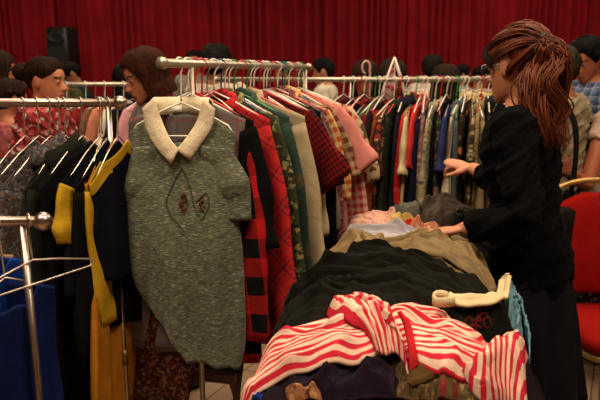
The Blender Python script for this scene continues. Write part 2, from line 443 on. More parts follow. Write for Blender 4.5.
    if collar:
        wd, tip = {'shirt': (.045, .035), 'round': (.04, .0), 'band': (.025, -.01)}[collar]
        K = 41; g = []; uv = []
        for i in range(K):
            a = R(-82 + (344) * i / (K - 1)) ; ca, sa = math.cos(a), math.sin(a)
            front = sa < 0; x = neck * ca * .98; zz = float(ztop(np.array([x * .98]), np.array([front]))[0])
            tp = tip * max(0, -sa) ** 3
            yb = (.030 if front else .028) * sa
            o = 1.0
            for (out, dz_) in ((-.004, -.004), (-.001, .020), (.006, .024), (.013, .012 - wd * .4), (.018, .012 - wd - tp)):
                g.append((x + ca * out * 1.2, yb + sa * out * 1.3 + (-.004 if front else .004), zz + dz_ - zh)); uv.append((i * .012, dz_))
        mk('collar', g, grid_faces(K, 5), collar_mat or mat, t, uv, solidify=.002)
    if button:
        g = G()
        for i in range(5):
            zz = -dz - drop - .05 - i * (L - .2) / 5
            g = G(); g.tube([(0, -.034, zz - zh), (0, -.039, zz - zh)], .006, 10)
            g.mk('button', button, t)
    if extra: extra(t, zh)
    return t
SHORT = {}
def hang(R_, tpos, ang, gm, hk, place, side=0):
    """gm: kwargs for shirt incl. 'what' short name; hk: (material, colour word, kind)"""
    t, p0, d, z = R_
    loc = p0 + d * tpos; loc = (loc.x, loc.y, z)
    gm = dict(gm); what = gm.pop('what'); lab = gm.pop('label'); nm = gm.pop('name', 'shirt'); cat = gm.pop('cat', nm.replace('_', ' ')); mat = gm.pop('mat')
    hm, hw, kd = hk
    hd = gm.pop('hz', .095)
    hanger(f'{hw} hanger holding the {what} {place}', loc, ang, hm, kd, W=gm.get('W', .19) - .012, slope=gm.get('slope', .062), group='hangers ' + place, dz=hd)
    return shirt(nm, lab, cat, loc, ang, mat, group='clothes ' + place, dz=hd + .004, **gm)
HW = (PLW, 'white', 'plastic'); HR = (PLR, 'red', 'plastic'); HG = (PLG, 'green', 'plastic'); HB = (PLB, 'blue', 'plastic'); HI = (WIRE, 'steel wire', 'wire')
CR = '#c9b58f'
# patterns
TARTAN = plaid([(0, '#b02426'), (.36, '#101a30'), (.43, '#b8282a'), (.52, '#b8282a'), (.60, '#16281c'), (.65, '#a01c20')], .062, 40)
BUFFALO = plaid([(0, '#b01a1c'), (.5, '#0c0a0c')], .11)
OLIVE = floral('#34351f', ['#6d6a45', '#1e2013', '#8a7a52', '#2a2f1c'], 70, .5)
CHARC = plain('#3a3638'); REDFLO = floral('#b8a888', ['#a82020', '#5a6a3a', '#c8b898', '#7a1818'], 60, .55)
TEAL = floral('#2a3f36', ['#33493e', '#4a4430', '#263a30', '#30463a'], 22, .4)
BEIGE = plain('#a49274'); BURG = plaid([(0, '#5c1018'), (.45, '#7a1820'), (.5, '#2a080c'), (.62, '#7a1820')], .03)
DRED = plaid([(0, '#6e0e12'), (.55, '#1c0608')], .014); CREAM = plain('#c8b48c'); BLK = plain('#0d0c0d')
PURP = plaid([(0, '#6a3038'), (.16, '#b8a09a'), (.22, '#5a2a34'), (.6, '#4a222c'), (.68, '#a08080'), (.72, '#6a3038')], .042, 35)
ORANGE = plaid([(0, '#a8481c'), (.5, '#cdb07c')], .026); PINK = plain('#c87c74'); GING = plaid([(0, '#b42a34'), (.5, '#cfa094')], .030)
FLCR = floral('#c0a888', ['#8a3a20', '#b86a4a', '#5a4a2a', '#a02a20'], 45, .5)
MAUVE = plaid([(0, '#6a605e'), (.35, '#8a3a38'), (.4, '#6e6664'), (.7, '#4a4e62'), (.76, '#6a605e')], .11)
PAIS = floral('#3a1410', ['#5c3a24', '#6c4e34', '#240c0a', '#541c16', '#644a30'], 85, .55)

# ---- the central rack
angC = math.atan2(-.41, .91)
C_T = [.122]
for gap in (.038, .038, .032, .042, .045, .026, .026, .036, .060, .034, .026, .026, .046, .036, .026, .028, .042, .028, .044, .026, .040, .040, .030, .030, .030): C_T.append(C_T[-1] + gap)
C_ITEMS = [
 dict(what='mauve plaid overshirt', label='long mauve-grey plaid overshirt showing below the sweater, behind it', mat=MAUVE, L=.83, W=.19, wb=.18, sleeve=None, T=.014, amp=.004, skew=-.10),
 dict(what='black jacket', label='black jacket hanging right behind the grey-green sweater', name='jacket', mat=BLK, L=.46, W=.195, sleeve=('short', .30, 22, 8)),
 dict(what='red and black check shirt', label='red and black buffalo check shirt, low between sweater and tartan shirt', mat=BUFFALO, L=.86, W=.185, sleeve=('long', .58, 20, 4), hz=.115),
 dict(what='long black dress', label='long black dress between the buffalo check and tartan shirts, mostly hidden', name='dress', mat=BLK, L=.84, W=.16, wb=.18, sleeve=None),
 dict(what='red tartan shirt', label='bright red tartan flannel shirt with long sleeve', mat=TARTAN, L=.80, W=.215, sleeve=('long', .62, 22, 11), collar='shirt'),
 dict(what='olive print blouse', label='olive camouflage print blouse right behind the red tartan shirt', name='blouse', cat='blouse', mat=OLIVE, L=.74, W=.225, sleeve=('long', .60, 24, 8), collar='shirt'),
 dict(what='charcoal jacket', label='charcoal jacket with only its dark shoulder showing, before the teal blouse', name='jacket', mat=CHARC, L=.62, W=.19, sleeve=('short', .20, 20, 4)),
 dict(what='red and cream flower shirt', label='cream shirt with red flowers in front of the teal satin blouse', mat=REDFLO, L=.66, W=.19, sleeve=('three', .36, 22, 8)),
 dict(what='teal satin blouse', label='teal green satin blouse with faint brown flowers', name='blouse', cat='blouse', mat=TEAL, L=.80, W=.215, sleeve=('long', .62, 20, 6), collar='shirt'),
 dict(what='beige shirt', label='beige cotton shirt with a long sleeve and pale shoulder', mat=BEIGE, L=.72, W=.268, sleeve=('long', .55, 20, 8), collar='shirt'),
 dict(what='burgundy plaid shirt', label='burgundy plaid shirt, its shoulder just above the beige shirt', mat=BURG, L=.60, W=.185, sleeve=None, collar='shirt'),
 dict(what='grey print blouse', label='grey print blouse, a thin edge between burgundy plaid shirt and flower dress', name='blouse', cat='blouse', mat=floral('#5c5650', ['#8a8276', '#3c3834', '#746a60'], 50, .5), L=.55, W=.19, sleeve='short'),
 dict(what='brown flower dress', label='dark dress with orange flowers hanging low behind the beige shirt', name='dress', mat=floral('#2a1a10', ['#a8421a', '#5c5028', '#b05a28', '#2a1a10'], 30, .5), L=.88, W=.19, sleeve=None),
 dict(what='dark red check blouse', label='dark red and black check blouse with a short sleeve stuck out', name='blouse', cat='blouse', mat=DRED, L=.58, W=.235, sleeve=('short', .20, 46, 34)),
 dict(what='cream blouse', label='cream blouse behind the dark red check one', name='blouse', cat='blouse', mat=CREAM, L=.55, W=.215, sleeve=('short', .36, 24, 5)),
 dict(what='navy print blouse', label='navy blouse with pale dots behind the cream blouse', name='blouse', cat='blouse', mat=floral('#15172a', ['#8a8a98', '#15172a'], 60, .2), L=.6, W=.21, sleeve='short'),
 dict(what='black cardigan', label='black cardigan between the cream blouse and the purple plaid shirt', name='cardigan', mat=BLK, L=.86, W=.22, sleeve=('long', .58, 22, 8)),
 dict(what='purple plaid shirt', label='purple and white diagonal plaid shirt with long sleeve', mat=PURP, L=.82, W=.225, sleeve=('long', .60, 22, 6), collar='shirt'),
 dict(what='grey cardigan', label='pale grey-brown cardigan, shoulder above the purple plaid shirt', name='cardigan', mat=plain('#75685a'), L=.6, W=.215, sleeve='three'),
 dict(what='orange check shirt', label='orange and cream check shirt with drooping short sleeve', mat=ORANGE, L=.60, W=.225, sleeve=('short', .27, 34, 14), collar='shirt'),
 dict(what='black-green vest', label='dark green-black vest shoulder behind the orange check shirt', name='vest', mat=plain('#1c1d14'), L=.6, W=.2, sleeve=None),
 dict(what='brown check blouse', label='brown and cream check blouse just before the dusty pink blouse', name='blouse', cat='blouse', mat=plaid([(0, '#5c3424'), (.5, '#a88a68')], .03), L=.6, W=.21, sleeve='short'),
 dict(what='pink blouse', label='plain dusty pink blouse with a wide short sleeve', name='blouse', cat='blouse', mat=PINK, L=.6, W=.24, sleeve=('short', .20, 48, 36)),
 dict(what='pink gingham dress', label='long pink and red gingham dress reaching down to the pile', name='dress', mat=GING, L=.92, W=.25, wb=.25, sleeve=('long', .66, 26, 8)),
 dict(what='brown flower shirt', label='cream shirt with brown and red flowers at the far end of the central rack', mat=FLCR, L=.6, W=.255, sleeve=('short', .24, 44, 22)),
 dict(what='maroon print shirt', label='maroon print shirt, last on the central rack', mat=floral('#4a1410', ['#8a3018', '#2a0c0a', '#b07848'], 50, .5), L=.62, W=.22, sleeve='short'),
]
hk = [HW, HR, HR, HI, HW, HB, HW, HW, HG, HR, HG, HW, HW, HR, HW, HW, HI, HR, HW, HB, HG, HW, HR, HI, HW, HG]
for i, g in enumerate(C_ITEMS):
    hang(RC, C_T[i], angC + R({0: 16, 1: 4}.get(i, (i * 37 % 9) - 11)), {**dict(slope=.082), **g, 'seed': 20 + i, 'amp': g.get('amp', .011), 'T': .02}, hk[i], 'on the central rack')

# ---- grey-green sweater at the front of the central rack
def sweater():
    KN = heather('#565a4a', '#9a987e', '#42463a', 60, 320); CK = heather('#d2c2a4', '#e4d6ba', '#b8a888', 150, 300)
    DK = solid('dark_bead_thread', '#15130f', .6); BR = plain('#5a3018')
    t0, p0, d, z = RC
    loc = p0 + d * .082; ang = math.atan2(-.10, 1.0)
    hanger('white hanger holding the grey-green sweater on the central rack', (loc.x, loc.y, z), ang, PLW, 'plastic', .15, .07, 'hangers on the central rack', .122)
    dz, L = .124, .822; zh = -dz - L
    t = thing('sweater', 'short-sleeved grey-green knit sweater with cream collar facing the viewer', 'sweater', (loc.x, loc.y, z + zh), ang, 'clothes on the central rack')
    N, M = 96, 70; V = []; UV = []
    th = np.arange(N) * 2 * PI / N; c = np.cos(th); s = np.sin(th); cx = np.sign(c) * np.abs(c) ** .75; sy = np.sign(s) * np.abs(s) ** .7
    lv = [0, .08, .2, .4, .6, .78, .9, 1.0]
    left = [.160, .172, .184, .192, .182, .138, .07, .01]
    right = [.160, .156, .162, .170, .178, .180, .176, .158]
    FR = {}
    for i, v in enumerate(np.linspace(0, 1, M)):
        wl = np.interp(v, lv, left); wr = np.interp(v, lv, right)
        x = np.where(cx < 0, cx * wl, cx * wr)
        x0 = cx * .165
        inn = np.clip(1 - (x0 / .085) ** 2, 0, 1)
        zt = -dz - .088 * np.abs(cx) ** 1.15 - np.where(s < 0, .115, .012) * inn ** .8
        tt = .012 + .03 * inn; tv = tt + (.045 - tt) * ss(0, .3, v)
        fold = .013 * ss(.25, .9, v) * (np.sin(x * 48 + .6) + .5 * np.sin(x * 95 + v * 2)) + .006 * (vnoise(x * 20 + 5, x * 0 + v * 6, 4) - .5)
        # broad soft drape under the bust
        y = tv * sy - .02 * ss(.15, .45, v) * (1 - ss(.5, .95, v)) * (s < 0) * np.cos(np.clip(x / .17, -1, 1) * PI / 2) + fold
        zz = zt + (zh + .012 * np.sin(cx * 4) - .02 * cx * v - zt) * v
        for a, b, q in zip(x, y, zz): V.append((a, b, q - zh)); UV.append((a, q))
    body = mk('body', V, grid_faces(M, N, True), KN, t, UV, solidify=.003)
    VA = np.array(V); fm = np.tile(s < 0, M); FV = VA[fm]
    def yf(x, zl):  # front surface depth near (x, z)
        dd = (FV[:, 0] - x) ** 2 + (FV[:, 2] - zl) ** 2; k = np.argsort(dd)[:4]; wts = 1 / (dd[k] + 1e-6); return float((FV[k, 1] * wts).sum() / wts.sum())
    for sd in (-1, 1):   # short sleeves hanging nearly straight down
        g = []; uv = []; n, K = 32, 24
        for i in range(K):
            q = i / (K - 1); a = R(16 - 12 * q); px = sd * (.090 + .046 * ss(0, .5, q) + .008 * q); pz = -dz - .128 - q * .222
            r = .064 - .002 * q
            for k in range(n):
                b = 2 * PI * k / n; rx = r * math.cos(b); yy = (.024 + .012 * math.sin(q * 3)) * math.sin(b)
                g.append((px + rx * math.cos(a), yy - .004 + .004 * math.sin(q * 12 + b), pz - sd * rx * math.sin(a) * .4 - zh)); uv.append((rx + .7, pz))
        mk('sleeve', g, grid_faces(K, n, True), KN, t, uv, solidify=.003)
    # collar lapels lying on the front
    for sd in (-1, 1):
        K, J = 16, 9
        inner = spline([(sd * .075, -dz + .012), (sd * .052, -dz - .055), (sd * .022, -dz - .105), (sd * -.004, -dz - .135)], K)
        outer = spline([(sd * .108, -dz - .018), (sd * .100, -dz - .075), (sd * .074, -dz - .125), (sd * .020, -dz - .178)], K)
        if sd > 0: outer = spline([(sd * .108, -dz - .018), (sd * .098, -dz - .07), (sd * .072, -dz - .11), (sd * .034, -dz - .165)], K)
        g = []; uv = []
        for i in range(K):
            for j in range(J):
                q = j / (J - 1); x = inner[i][0] * (1 - q) + outer[i][0] * q; zz = inner[i][1] * (1 - q) + outer[i][1] * q
                yb = yf(x, min(zz, -dz - .088 * (abs(x) / .160) ** 1.15 - .02) - zh) - .007 - .010 * math.sin(q * PI * .8) - (.004 if sd < 0 else .0)
                g.append((x, yb, zz - zh)); uv.append((i * .012, q * .06))
        mk('collar', g, grid_faces(K, J), CK, t, uv, solidify=.005)
    g = []; uv = []; K = 21
    for i in range(K):   # collar band round the back of the neck
        a = R(0 + 180 * i / (K - 1)); x = .082 * math.cos(a); y = .032 * math.sin(a)
        for out, h in ((-.006, -.035), (-.002, -.006), (.003, .016), (.012, .006), (.018, -.02)):
            g.append((x + out * math.cos(a), y + out * math.sin(a), -dz + h - zh - .004)); uv.append((i * .01, h))
    mk('collar_band', g, grid_faces(K, 5), CK, t, uv, solidify=.004)
    g = [(x, .022, -dz - q - zh) for q in (.012, .034) for x in (-.038, -.006)]
    mk('size_label', g, [(0, 1, 3, 2)], plain('#e6dfd2'), t, solidify=.001)
    def seam(name, P, r, m, n=40):
        pts = []
        for p in spline(P, n): pts.append((p[0], yf(p[0], p[1] - zh) - .004, p[1] - zh))
        G().tube(pts, r, 6).mk(name, m, t)
    B = -dz - .24
    seam('embroidered_diamond', [(.008, B + .05), (-.018, B + .005), (-.042, B - .05), (-.030, B - .09), (-.004, B - .12), (.016, B - .145)], .0011, DK)
    seam('embroidered_diamond', [(.008, B + .05), (.022, B + .02), (.036, B - .03), (.044, B - .07), (.058, B - .092), (.066, B - .102), (.078, B - .082), (.090, B - .055), (.080, B - .022), (.070, B - .035), (.046, B - .052)], .0011, DK)
    rs = np.random.RandomState(3)
    for cx0, cz0, sx, sz, n in ((.012, B - .055, .013, .034, 26), (.066, B - .056, .009, .022, 12)):   # stitched flower sprigs
        g = G()
        for k in range(n):
            a = rs.uniform(0, 2 * PI); rr_ = rs.uniform(.1, 1) ** .6
            x = cx0 + sx * rr_ * math.cos(a); zz = cz0 + sz * rr_ * math.sin(a); b = rs.uniform(0, PI); l = .006
            g.tube([(x - l * math.cos(b), yf(x, zz - zh) - .003, zz - l * math.sin(b) - zh), (x, yf(x, zz - zh) - .0055, zz - zh), (x + l * math.cos(b), yf(x, zz - zh) - .003, zz + l * math.sin(b) - zh)], [.0006, .0022, .0006], 5)
        g.mk('embroidered_sprig', BR, t)
sweater()
# maroon paisley dress, hung low on the central rack behind the overshirt
hang(RC, .134, angC + R(14), dict(what='maroon paisley dress', label='long maroon paisley dress, its skirt showing at floor level left of the sweater', name='dress', mat=PAIS, L=1.16, W=.15, wb=.15, T=.03, amp=.014, seed=77, skew=-.23, sleeve=None, hz=.10), HI, 'on the central rack')

# ---- the left chrome rail
angB = math.atan2(-.92, -.39)
YEL = plain('#b08a20'); MUST_SHADE = plain('#a06418'); NAVY = plain('#0e0f1a'); GFL = floral('#3c3a3a', ['#5a5654', '#4a2a26', '#2a2828', '#6a6460', '#4e3c38'], 110, .55)
DGR = plain('#1b1c17')
def b_item(px, what, label, jit=0, **k):
    x = at(px, 103, 1.8).x + 1.9
    h = k.pop('hk', HI)
    hang(RB, x, angB + R(jit), {**dict(slope=.125, hz=.105, what=what, label=label, seed=int(px * 3 + 5)), **k}, h, 'on the left chrome rail')
def sash(t, zh):
    g = G(); P = spline([(.09, .080, .76), (.115, .085, .68), (.11, .085, .61), (.125, .082, .55)], 16)
    g.tube([tuple(p) for p in P], [.022 - .016 * abs(i / 8 - .8) for i in range(16)], 8, flat=(.25, (0, 1, 0))); g.mk('sash', YEL, t)
b_item(116, 'navy top with yellow yoke', 'navy top with a yellow yoke between the rail post and the sweater', 3, mat=NAVY, L=.42, W=.14, sleeve=None, split=(YEL, lambda x, y, z: z + .125 * abs(x) / .14 > -.150), cat='top', name='top')
b_item(100, 'mustard dress', 'long mustard yellow dress with rolled sleeve next to the rail post', 17, name='dress', mat=MUST_SHADE, L=.92, W=.13, wb=.20, sl_mat=YEL, sleeve=('long', .34, 12, 2), T=.022)  # body is the sleeve's yellow cloth with shade put into its colour
b_item(107, 'black tunic', 'black tunic with a hanging dark sleeve next to the mustard dress', 2, name='tunic', mat=BLK, L=.6, W=.16, sleeve=('long', .44, 14, 4), T=.02)
b_item(98, 'black and yellow tunic', 'black tunic with a bright yellow sleeve panel on the left rail', -2, name='tunic', mat=NAVY, sl_mat=YEL, L=.45, W=.165, wb=.2, sleeve=('short', .085, 30, 14), T=.022)
b_item(80, 'long black dress', 'long black dress with yellow sash reaching down past the low rail', -4, name='dress', mat=BLK, L=1.12, W=.17, wb=.22, sleeve=None, T=.03, amp=.012, extra=sash)
b_item(63, 'dark green jacket', 'very dark green jacket left of the yellow sleeve panel', 0, name='jacket', mat=DGR, L=.66, W=.155, sleeve=('long', .5, 18, 5), collar='shirt', T=.024)
b_item(57, 'black waistcoat', 'black waistcoat between the dark green jacket and grey floral blouse', 2, name='waistcoat', mat=plain('#141312'), L=.55, W=.13, sleeve=None)
b_item(48, 'grey floral blouse', 'grey blouse with tiny dark flowers, nearest to the dark green jacket', 0, name='blouse', mat=GFL, L=.6, W=.19, sleeve=('three', .36, 22, 6), collar='shirt', T=.024)
b_item(36, 'second grey floral blouse', 'grey floral blouse in the middle of three at the left edge', -3, name='blouse', mat=GFL, L=.62, W=.19, sleeve=('three', .36, 22, 6), T=.024)
b_item(22, 'outermost grey floral blouse', 'grey floral blouse cut off by the left picture edge', 4, name='blouse', mat=floral('#34302f', ['#56504c', '#522a26', '#242222', '#5e5854'], 90, .55), L=.62, W=.19, sleeve=('three', .36, 22, 6), T=.024)
# ---- the low rail in the left corner
angA = math.atan2(.85, .52)
def a_item(x, ang, **k): hang(RA, x + 1.68, ang, k, HI, 'on the low front rail')
a_item(-.735, angA, what='royal blue dress', label='royal blue satin dress hanging from the low front rail', name='dress', mat=plain('#12337c', .5), L=.72, W=.135, wb=.15, sleeve=None, T=.03, amp=.012, seed=5, hz=.075)
a_item(-.772, angA, what='tan knit top', label='tan top with its neck showing above the blue dress', name='top', mat=plain('#8a7054'), L=.5, W=.13, sleeve=None, seed=6, drop=.02, slope=.035, hz=.085)
a_item(-.672, angA + R(4), what='dark navy dress', label='dark navy dress behind the post of the low front rail', name='dress', mat=plain('#101c4c', .6), L=.75, W=.13, wb=.15, sleeve=None, T=.02, seed=7, hz=.14)
hanger('empty steel wire hanger on the low front rail near its ball end', (-.605, 1.3, 1.1935), angA, WIRE, 'wire', .165, .04, 'hangers on the low front rail', .10, .0135)

# ---- the far rail
D_ITEMS = [
 ('wine blouse', 'wine red blouse, first on the far rail behind the central rack', '#4a1218', 'short', 'blouse'),
 ('olive blouse', 'olive brown blouse, second on the far rail', '#3e3a22', 'short', 'blouse'),
 ('grey floral blouse', 'grey blouse with rose flowers, third on the far rail', floral('#55504a', ['#8a4a4a', '#6e6a60', '#3c3a36'], 45, .5), 'short', 'blouse'),
 ('black blouse', 'plain black blouse near the left end of the far rail', '#121012', 'long', 'blouse'),
 ('crimson print dress', 'crimson and black print dress near the left end of far rail', floral('#5c1018', ['#140a0c', '#8a2028', '#3a0a10'], 40, .5), 'short', 'dress'),
 ('dark green blouse', 'dark green blouse right of the crimson print dress on the far rail', '#2c3020', 'short', 'blouse'),
 ('maroon blouse', 'maroon blouse between dark green blouse and grey-green top on the far rail', '#5c1a1e', 'short', 'blouse'),
 ('grey-green top', 'grey-green top beside the maroon blouse on far rail', '#5c5a48', None, 'top'),
 ('black dress with red roses', 'black dress with large red roses on the far rail', floral('#140c0e', ['#a01a2c', '#c03040', '#140c0e', '#140c0e'], 26, .45), 'short', 'dress'),
 ('red print blouse', 'dark blouse printed with red and tan, before the rust dress', floral('#2a1c1a', ['#8a3028', '#a07858', '#2a1c1a'], 50, .5), 'short', 'blouse'),
 ('rust dress', 'long rust brown corduroy dress on the far rail', '#7a3a14', 'long', 'dress'),
 ('dark green plaid shirt', 'long dark green and black plaid shirt on the far rail', plaid([(0, '#1e2418'), (.5, '#0c0d0a'), (.85, '#4a4838'), (.9, '#1e2418')], .05), 'long', 'shirt'),
 ('navy suit jacket', 'navy suit jacket beside the cream short-sleeved blouse', '#1a1a26', 'long', 'jacket'),
 ('cream short-sleeved blouse', 'cream blouse with open short sleeve left of the red dress', '#b8a27a', 'short', 'blouse'),
 ('red dress', 'bright red dress in the middle of the far rail', floral('#b01c1c', ['#b01c1c', '#c84038', '#a01414'], 40, .4), 'long', 'dress'),
 ('white collar blouse', 'red blouse with white collar right of the red dress', '#b83030', 'short', 'blouse'),
 ('lilac-pink blouse', 'lilac pink printed blouse with a hanging sleeve', floral('#8a5c60', ['#6a4450', '#a88280', '#744a54'], 60, .5), 'long', 'blouse'),
 ('blue-black blouse', 'blue-black blouse right of the lilac pink one', '#15182a', 'long', 'blouse'),
 ('cream floral shirt', 'cream shirt with blue-grey flowers on the far rail', floral('#8f8566', ['#4a5458', '#6a644c', '#a89c78', '#3c4844'], 55, .45), 'three', 'shirt'),
 ('dark flowered dress', 'dark green flowered dress left of the navy blouse', floral('#1e2218', ['#4a5a3a', '#1e2218', '#6a4a4a', '#2c3424'], 45, .5), 'long', 'dress'),
 ('black trousers suit', 'black top between the flowered dress and the navy blouse', '#100f10', 'long', 'top'),
 ('navy blue blouse', 'navy blue blouse with a wide short sleeve by the reaching hand', '#262c52', 'short', 'blouse'),
 ('grey-blue shirt', 'slate grey shirt behind the reaching hand', '#43494b', 'long', 'shirt'),
 ('pale stripe blouse', 'pale striped blouse, narrow edge next to the slate shirt', stripes([(0, '#b0a48c'), (.5, '#6a5c50')], .02), 'three', 'blouse'),
 ('brown flower dress', 'dark brown dress with big orange flowers below the reaching hand', floral('#24160e', ['#a8481e', '#5a4a20', '#24160e', '#c06a30', '#24160e'], 24, .45), 'long', 'dress'),
 ('leaf print blouse', 'brown and cream leaf print blouse next to the long beige coat', floral('#3c2f1e', ['#7a6a48', '#241a10', '#94805c'], 55, .5), 'short', 'blouse'),
 ('beige coat', 'long plain beige coat on the far rail', '#7a6a4c', 'long', 'coat'),
 ('brown spot blouse', 'cream blouse with brown spots, right of the beige coat', floral('#857450', ['#38241a', '#503820', '#857450'], 70, .4), 'short', 'blouse'),
 ('charcoal blazer', 'charcoal blazer with a broad sleeve on the far rail', '#1d1e20', 'long', 'blazer'),
 ('orange flower blouse', 'green blouse with orange flowers right of the charcoal blazer', floral('#3a3a22', ['#b04018', '#5a5a2a', '#c05a20'], 40, .5), 'short', 'blouse'),
 ('tan print dress', 'tan print dress near the right end of the far rail', floral('#5c4828', ['#3a2a16', '#7a6238', '#5a2418'], 60, .5), 'long', 'dress'),
 ('red satin blouse', 'red satin blouse in front of the ponytailed woman', '#b01818', 'short', 'blouse'),
 ('red dotted dress', 'red dress with white dots near the right end of the far rail', floral('#b41a18', ['#d8b0a0'], 60, .16), 'short', 'dress'),
 ('pale yellow blouse', 'pale yellow blouse with short sleeve by the navy cuff of the woman', '#c0a468', 'short', 'blouse'),
 ('black long coat', 'black long coat behind the pale yellow blouse', '#121113', 'long', 'coat'),
]
LEN = {'blouse': .58, 'shirt': .66, 'dress': .95, 'jacket': .68, 'top': .55, 'coat': 1.0, 'blazer': .7}
for i, (what, lab, m, sl, nm) in enumerate(D_ITEMS):
    x = .235 + i * .0278 + .004 * math.sin(i * 2.3)
    a = math.atan2(-.86, -.58 + .46 * i / 34) + R(((i * 53) % 23) - 11)
    mt = plain(m) if isinstance(m, str) else m
    hang(RD, x + .45, a, dict(what=what, label=lab, name=nm, mat=mt, W=.18 + .015 * ((i * 7) % 4), L=LEN[nm] + .02 * ((i * 5) % 4), sleeve=sl, T=.014, slope=.088, amp=.009, seed=200 + i, res=.75, hz=.085 + .012 * ((i * 7) % 4),
         collar='shirt' if nm in ('shirt', 'jacket', 'blazer', 'coat') else None), (HW, HI, HW, HR, HW, HI, HG, HW)[i % 8], 'on the far rail')
# ---- left background rail
E_ITEMS = [('white lace top', 'white lace top on the left background rail', '#d8ccb8'), ('black waistcoat', 'black waistcoat right of the bun woman on the left background rail', '#0f0e10'), ('grey cardigan', 'grey cardigan on the left background rail', '#5c5650'),
 ('maroon blouse', 'maroon blouse between grey cardigan and brown jacket on the left background rail', '#7a2020'), ('brown jacket', 'brown jacket seen behind the chrome rail post', '#6a4a3a'), ('peach blouse', 'peach blouse left of the white long top in the background', '#b07058'),
 ('white long top', 'white long top in the left background by the ball finial', '#cdbba6'), ('black blouse', 'black blouse right of the white long top, below the ball finial', '#121012'), ('pink print blouse', 'pink print blouse near the bob-haired woman', '#b8848c')]
for i, (what, lab, c) in enumerate(E_ITEMS):
    px = 66 + i * 9.5
    x = at(px, 85, 3.7).x
    hang(RE, x + 1.95, math.atan2(-.8, -.35) + R((i * 31) % 9 - 4), dict(what=what, label=lab, name='blouse' if 'blouse' in what else 'top', mat=plain(c), W=.19, L=.62, sleeve='short', T=.02, amp=.007, seed=300 + i, res=.6), (HW, HI)[i % 2], 'on the left background rail')
# ---- rearmost rail of bright prints
F_ITEMS = [('yellow-green print dress', 'yellow and green print dress on the rearmost rail', floral('#b0a830', ['#6a8a2a', '#d0c860', '#c8c0a0'], 22, .5)), ('red print dress', 'red and white print dress on the rearmost rail', floral('#b02a20', ['#d8b8a0', '#c83a28', '#8a1a18'], 22, .5)),
 ('orange print dress', 'orange and yellow print dress on the rearmost rail', floral('#b8481c', ['#d0a030', '#c83020', '#d8c0a0'], 20, .55)), ('pink print dress', 'pink and white print dress on the rearmost rail', floral('#c88a8a', ['#d8c0b0', '#b04a5a', '#c8a0a0'], 22, .5)),
 ('cream tree print dress', 'cream dress with green tree print on the rearmost rail', floral('#c8b484', ['#2a6a2a', '#c8b484', '#c8b484', '#b06a2a'], 14, .4)), ('cream flower dress', 'cream dress with orange flowers on the rearmost rail', floral('#c4ac78', ['#c07a2a', '#c4ac78', '#a83a28'], 18, .4)),
 ('pale gold dress', 'pale gold dress at the right of the rearmost rail', floral('#c0a468', ['#a88a48', '#d0bc88'], 20, .4))]
for i, (what, lab, m) in enumerate(F_ITEMS):
    px = (388, 402, 414, 424, 455, 468, 482)[i]
    hang(RF, at(px, 84, 4.3).x - .3, math.atan2(-.25, 1) + R(i * 5 - 12), dict(what=what, label=lab, name='dress', mat=m, W=.17, L=.9, sleeve=None, T=.025, amp=.01, seed=400 + i, res=.6, hz=.07, slope=.03), HW, 'on the rearmost rail')
# ------------------------------------------------------------------ table and the heap of clothes
TA = math.atan2(.976, .217); TO = np.array([.17, 1.05]); TD = np.array([.217, .976]); TP = np.array([.976, -.217]); HWD = .36
def table():
    c = TO + TD * .66
    t = thing('folding_table', 'folding table buried under the heap of clothes', 'table', (c[0], c[1], 0), TA - PI / 2)
    W, D = .275, .72
    G().loft([(0, 0, .715, W, D), (0, 0, .735, W, D)], 48, e=14).mk('tabletop', solid('table_laminate', '#8a7258', .5), t, False)
    for sx in (-1, 1):
        for sy in (-1, 1): G().tube([(sx * (W - .05), sy * (D - .12), 0), (sx * (W - .05), sy * (D - .12), .715)], .014, 10).mk('leg', CHROME, t)
    for sy in (-1, 1): G().tube([(-W + .05, sy * (D - .12), .3), (W - .05, sy * (D - .12), .3)], .01, 8).mk('stretcher', CHROME, t)
table()
XS = np.arange(-.6, 1.3, .01); YS = np.arange(.7, 3.0, .01); GX, GY = np.meshgrid(XS, YS, indexing='ij')
def mound(x, y):
    dx, dy = x - TO[0], y - TO[1]
    s = dx * TD[0] + dy * TD[1]; t = np.abs(dx * TP[0] + dy * TP[1]) / HWD
    top = np.interp(s, [-.12, -.05, .02, .10, .2, .35, .55, .85, 1.05, 1.22, 1.33, 1.45], [.55, .70, .80, .865, .90, .925, .940, .950, .957, .945, .90, .70])
    top = top + .012 * (vnoise(x * 6, y * 6, 8) - .5)
    return np.where(t < 1, .66 + (top - .66) * (1 - np.clip(t, 0, 1) ** 3.0) ** .7, .66 - (t - 1) * .9 - .0 * t)
HM = mound(GX, GY); H0 = HM.copy()
def hm(x, y, A=None):
    A = HM if A is None else A
    i = np.clip((np.asarray(x) - XS[0]) / .01, 0, len(XS) - 1.001); j = np.clip((np.asarray(y) - YS[0]) / .01, 0, len(YS) - 1.001)
    a = i.astype(int); b = j.astype(int); fi = i - a; fj = j - b
    return (A[a, b] * (1 - fi) + A[a + 1, b] * fi) * (1 - fj) + (A[a, b + 1] * (1 - fi) + A[a + 1, b + 1] * fi) * fj
def drop_point(px, py, A):
    """where the sight line through a point of the reference meets the heap"""
    v = 200 - py; dy = 600 * CP + v * SP; sx = (px - 300) / dy; sz = (-600 * SP + v * CP) / dy
    Y = np.arange(.75, 2.75, .004); z = 1.5 + sz * Y; h = hm(sx * Y, Y, A); g = z - h
    k = np.nonzero(g < 0)[0]; k = k[0] if len(k) else int(np.argmin(g))
    return sx * Y[k], Y[k]
def blur(A, n=1):
    for _ in range(n):
        A = (A + np.roll(A, 1, 0) + np.roll(A, -1, 0) + np.roll(A, 1, 1) + np.roll(A, -1, 1)) / 5
    return A
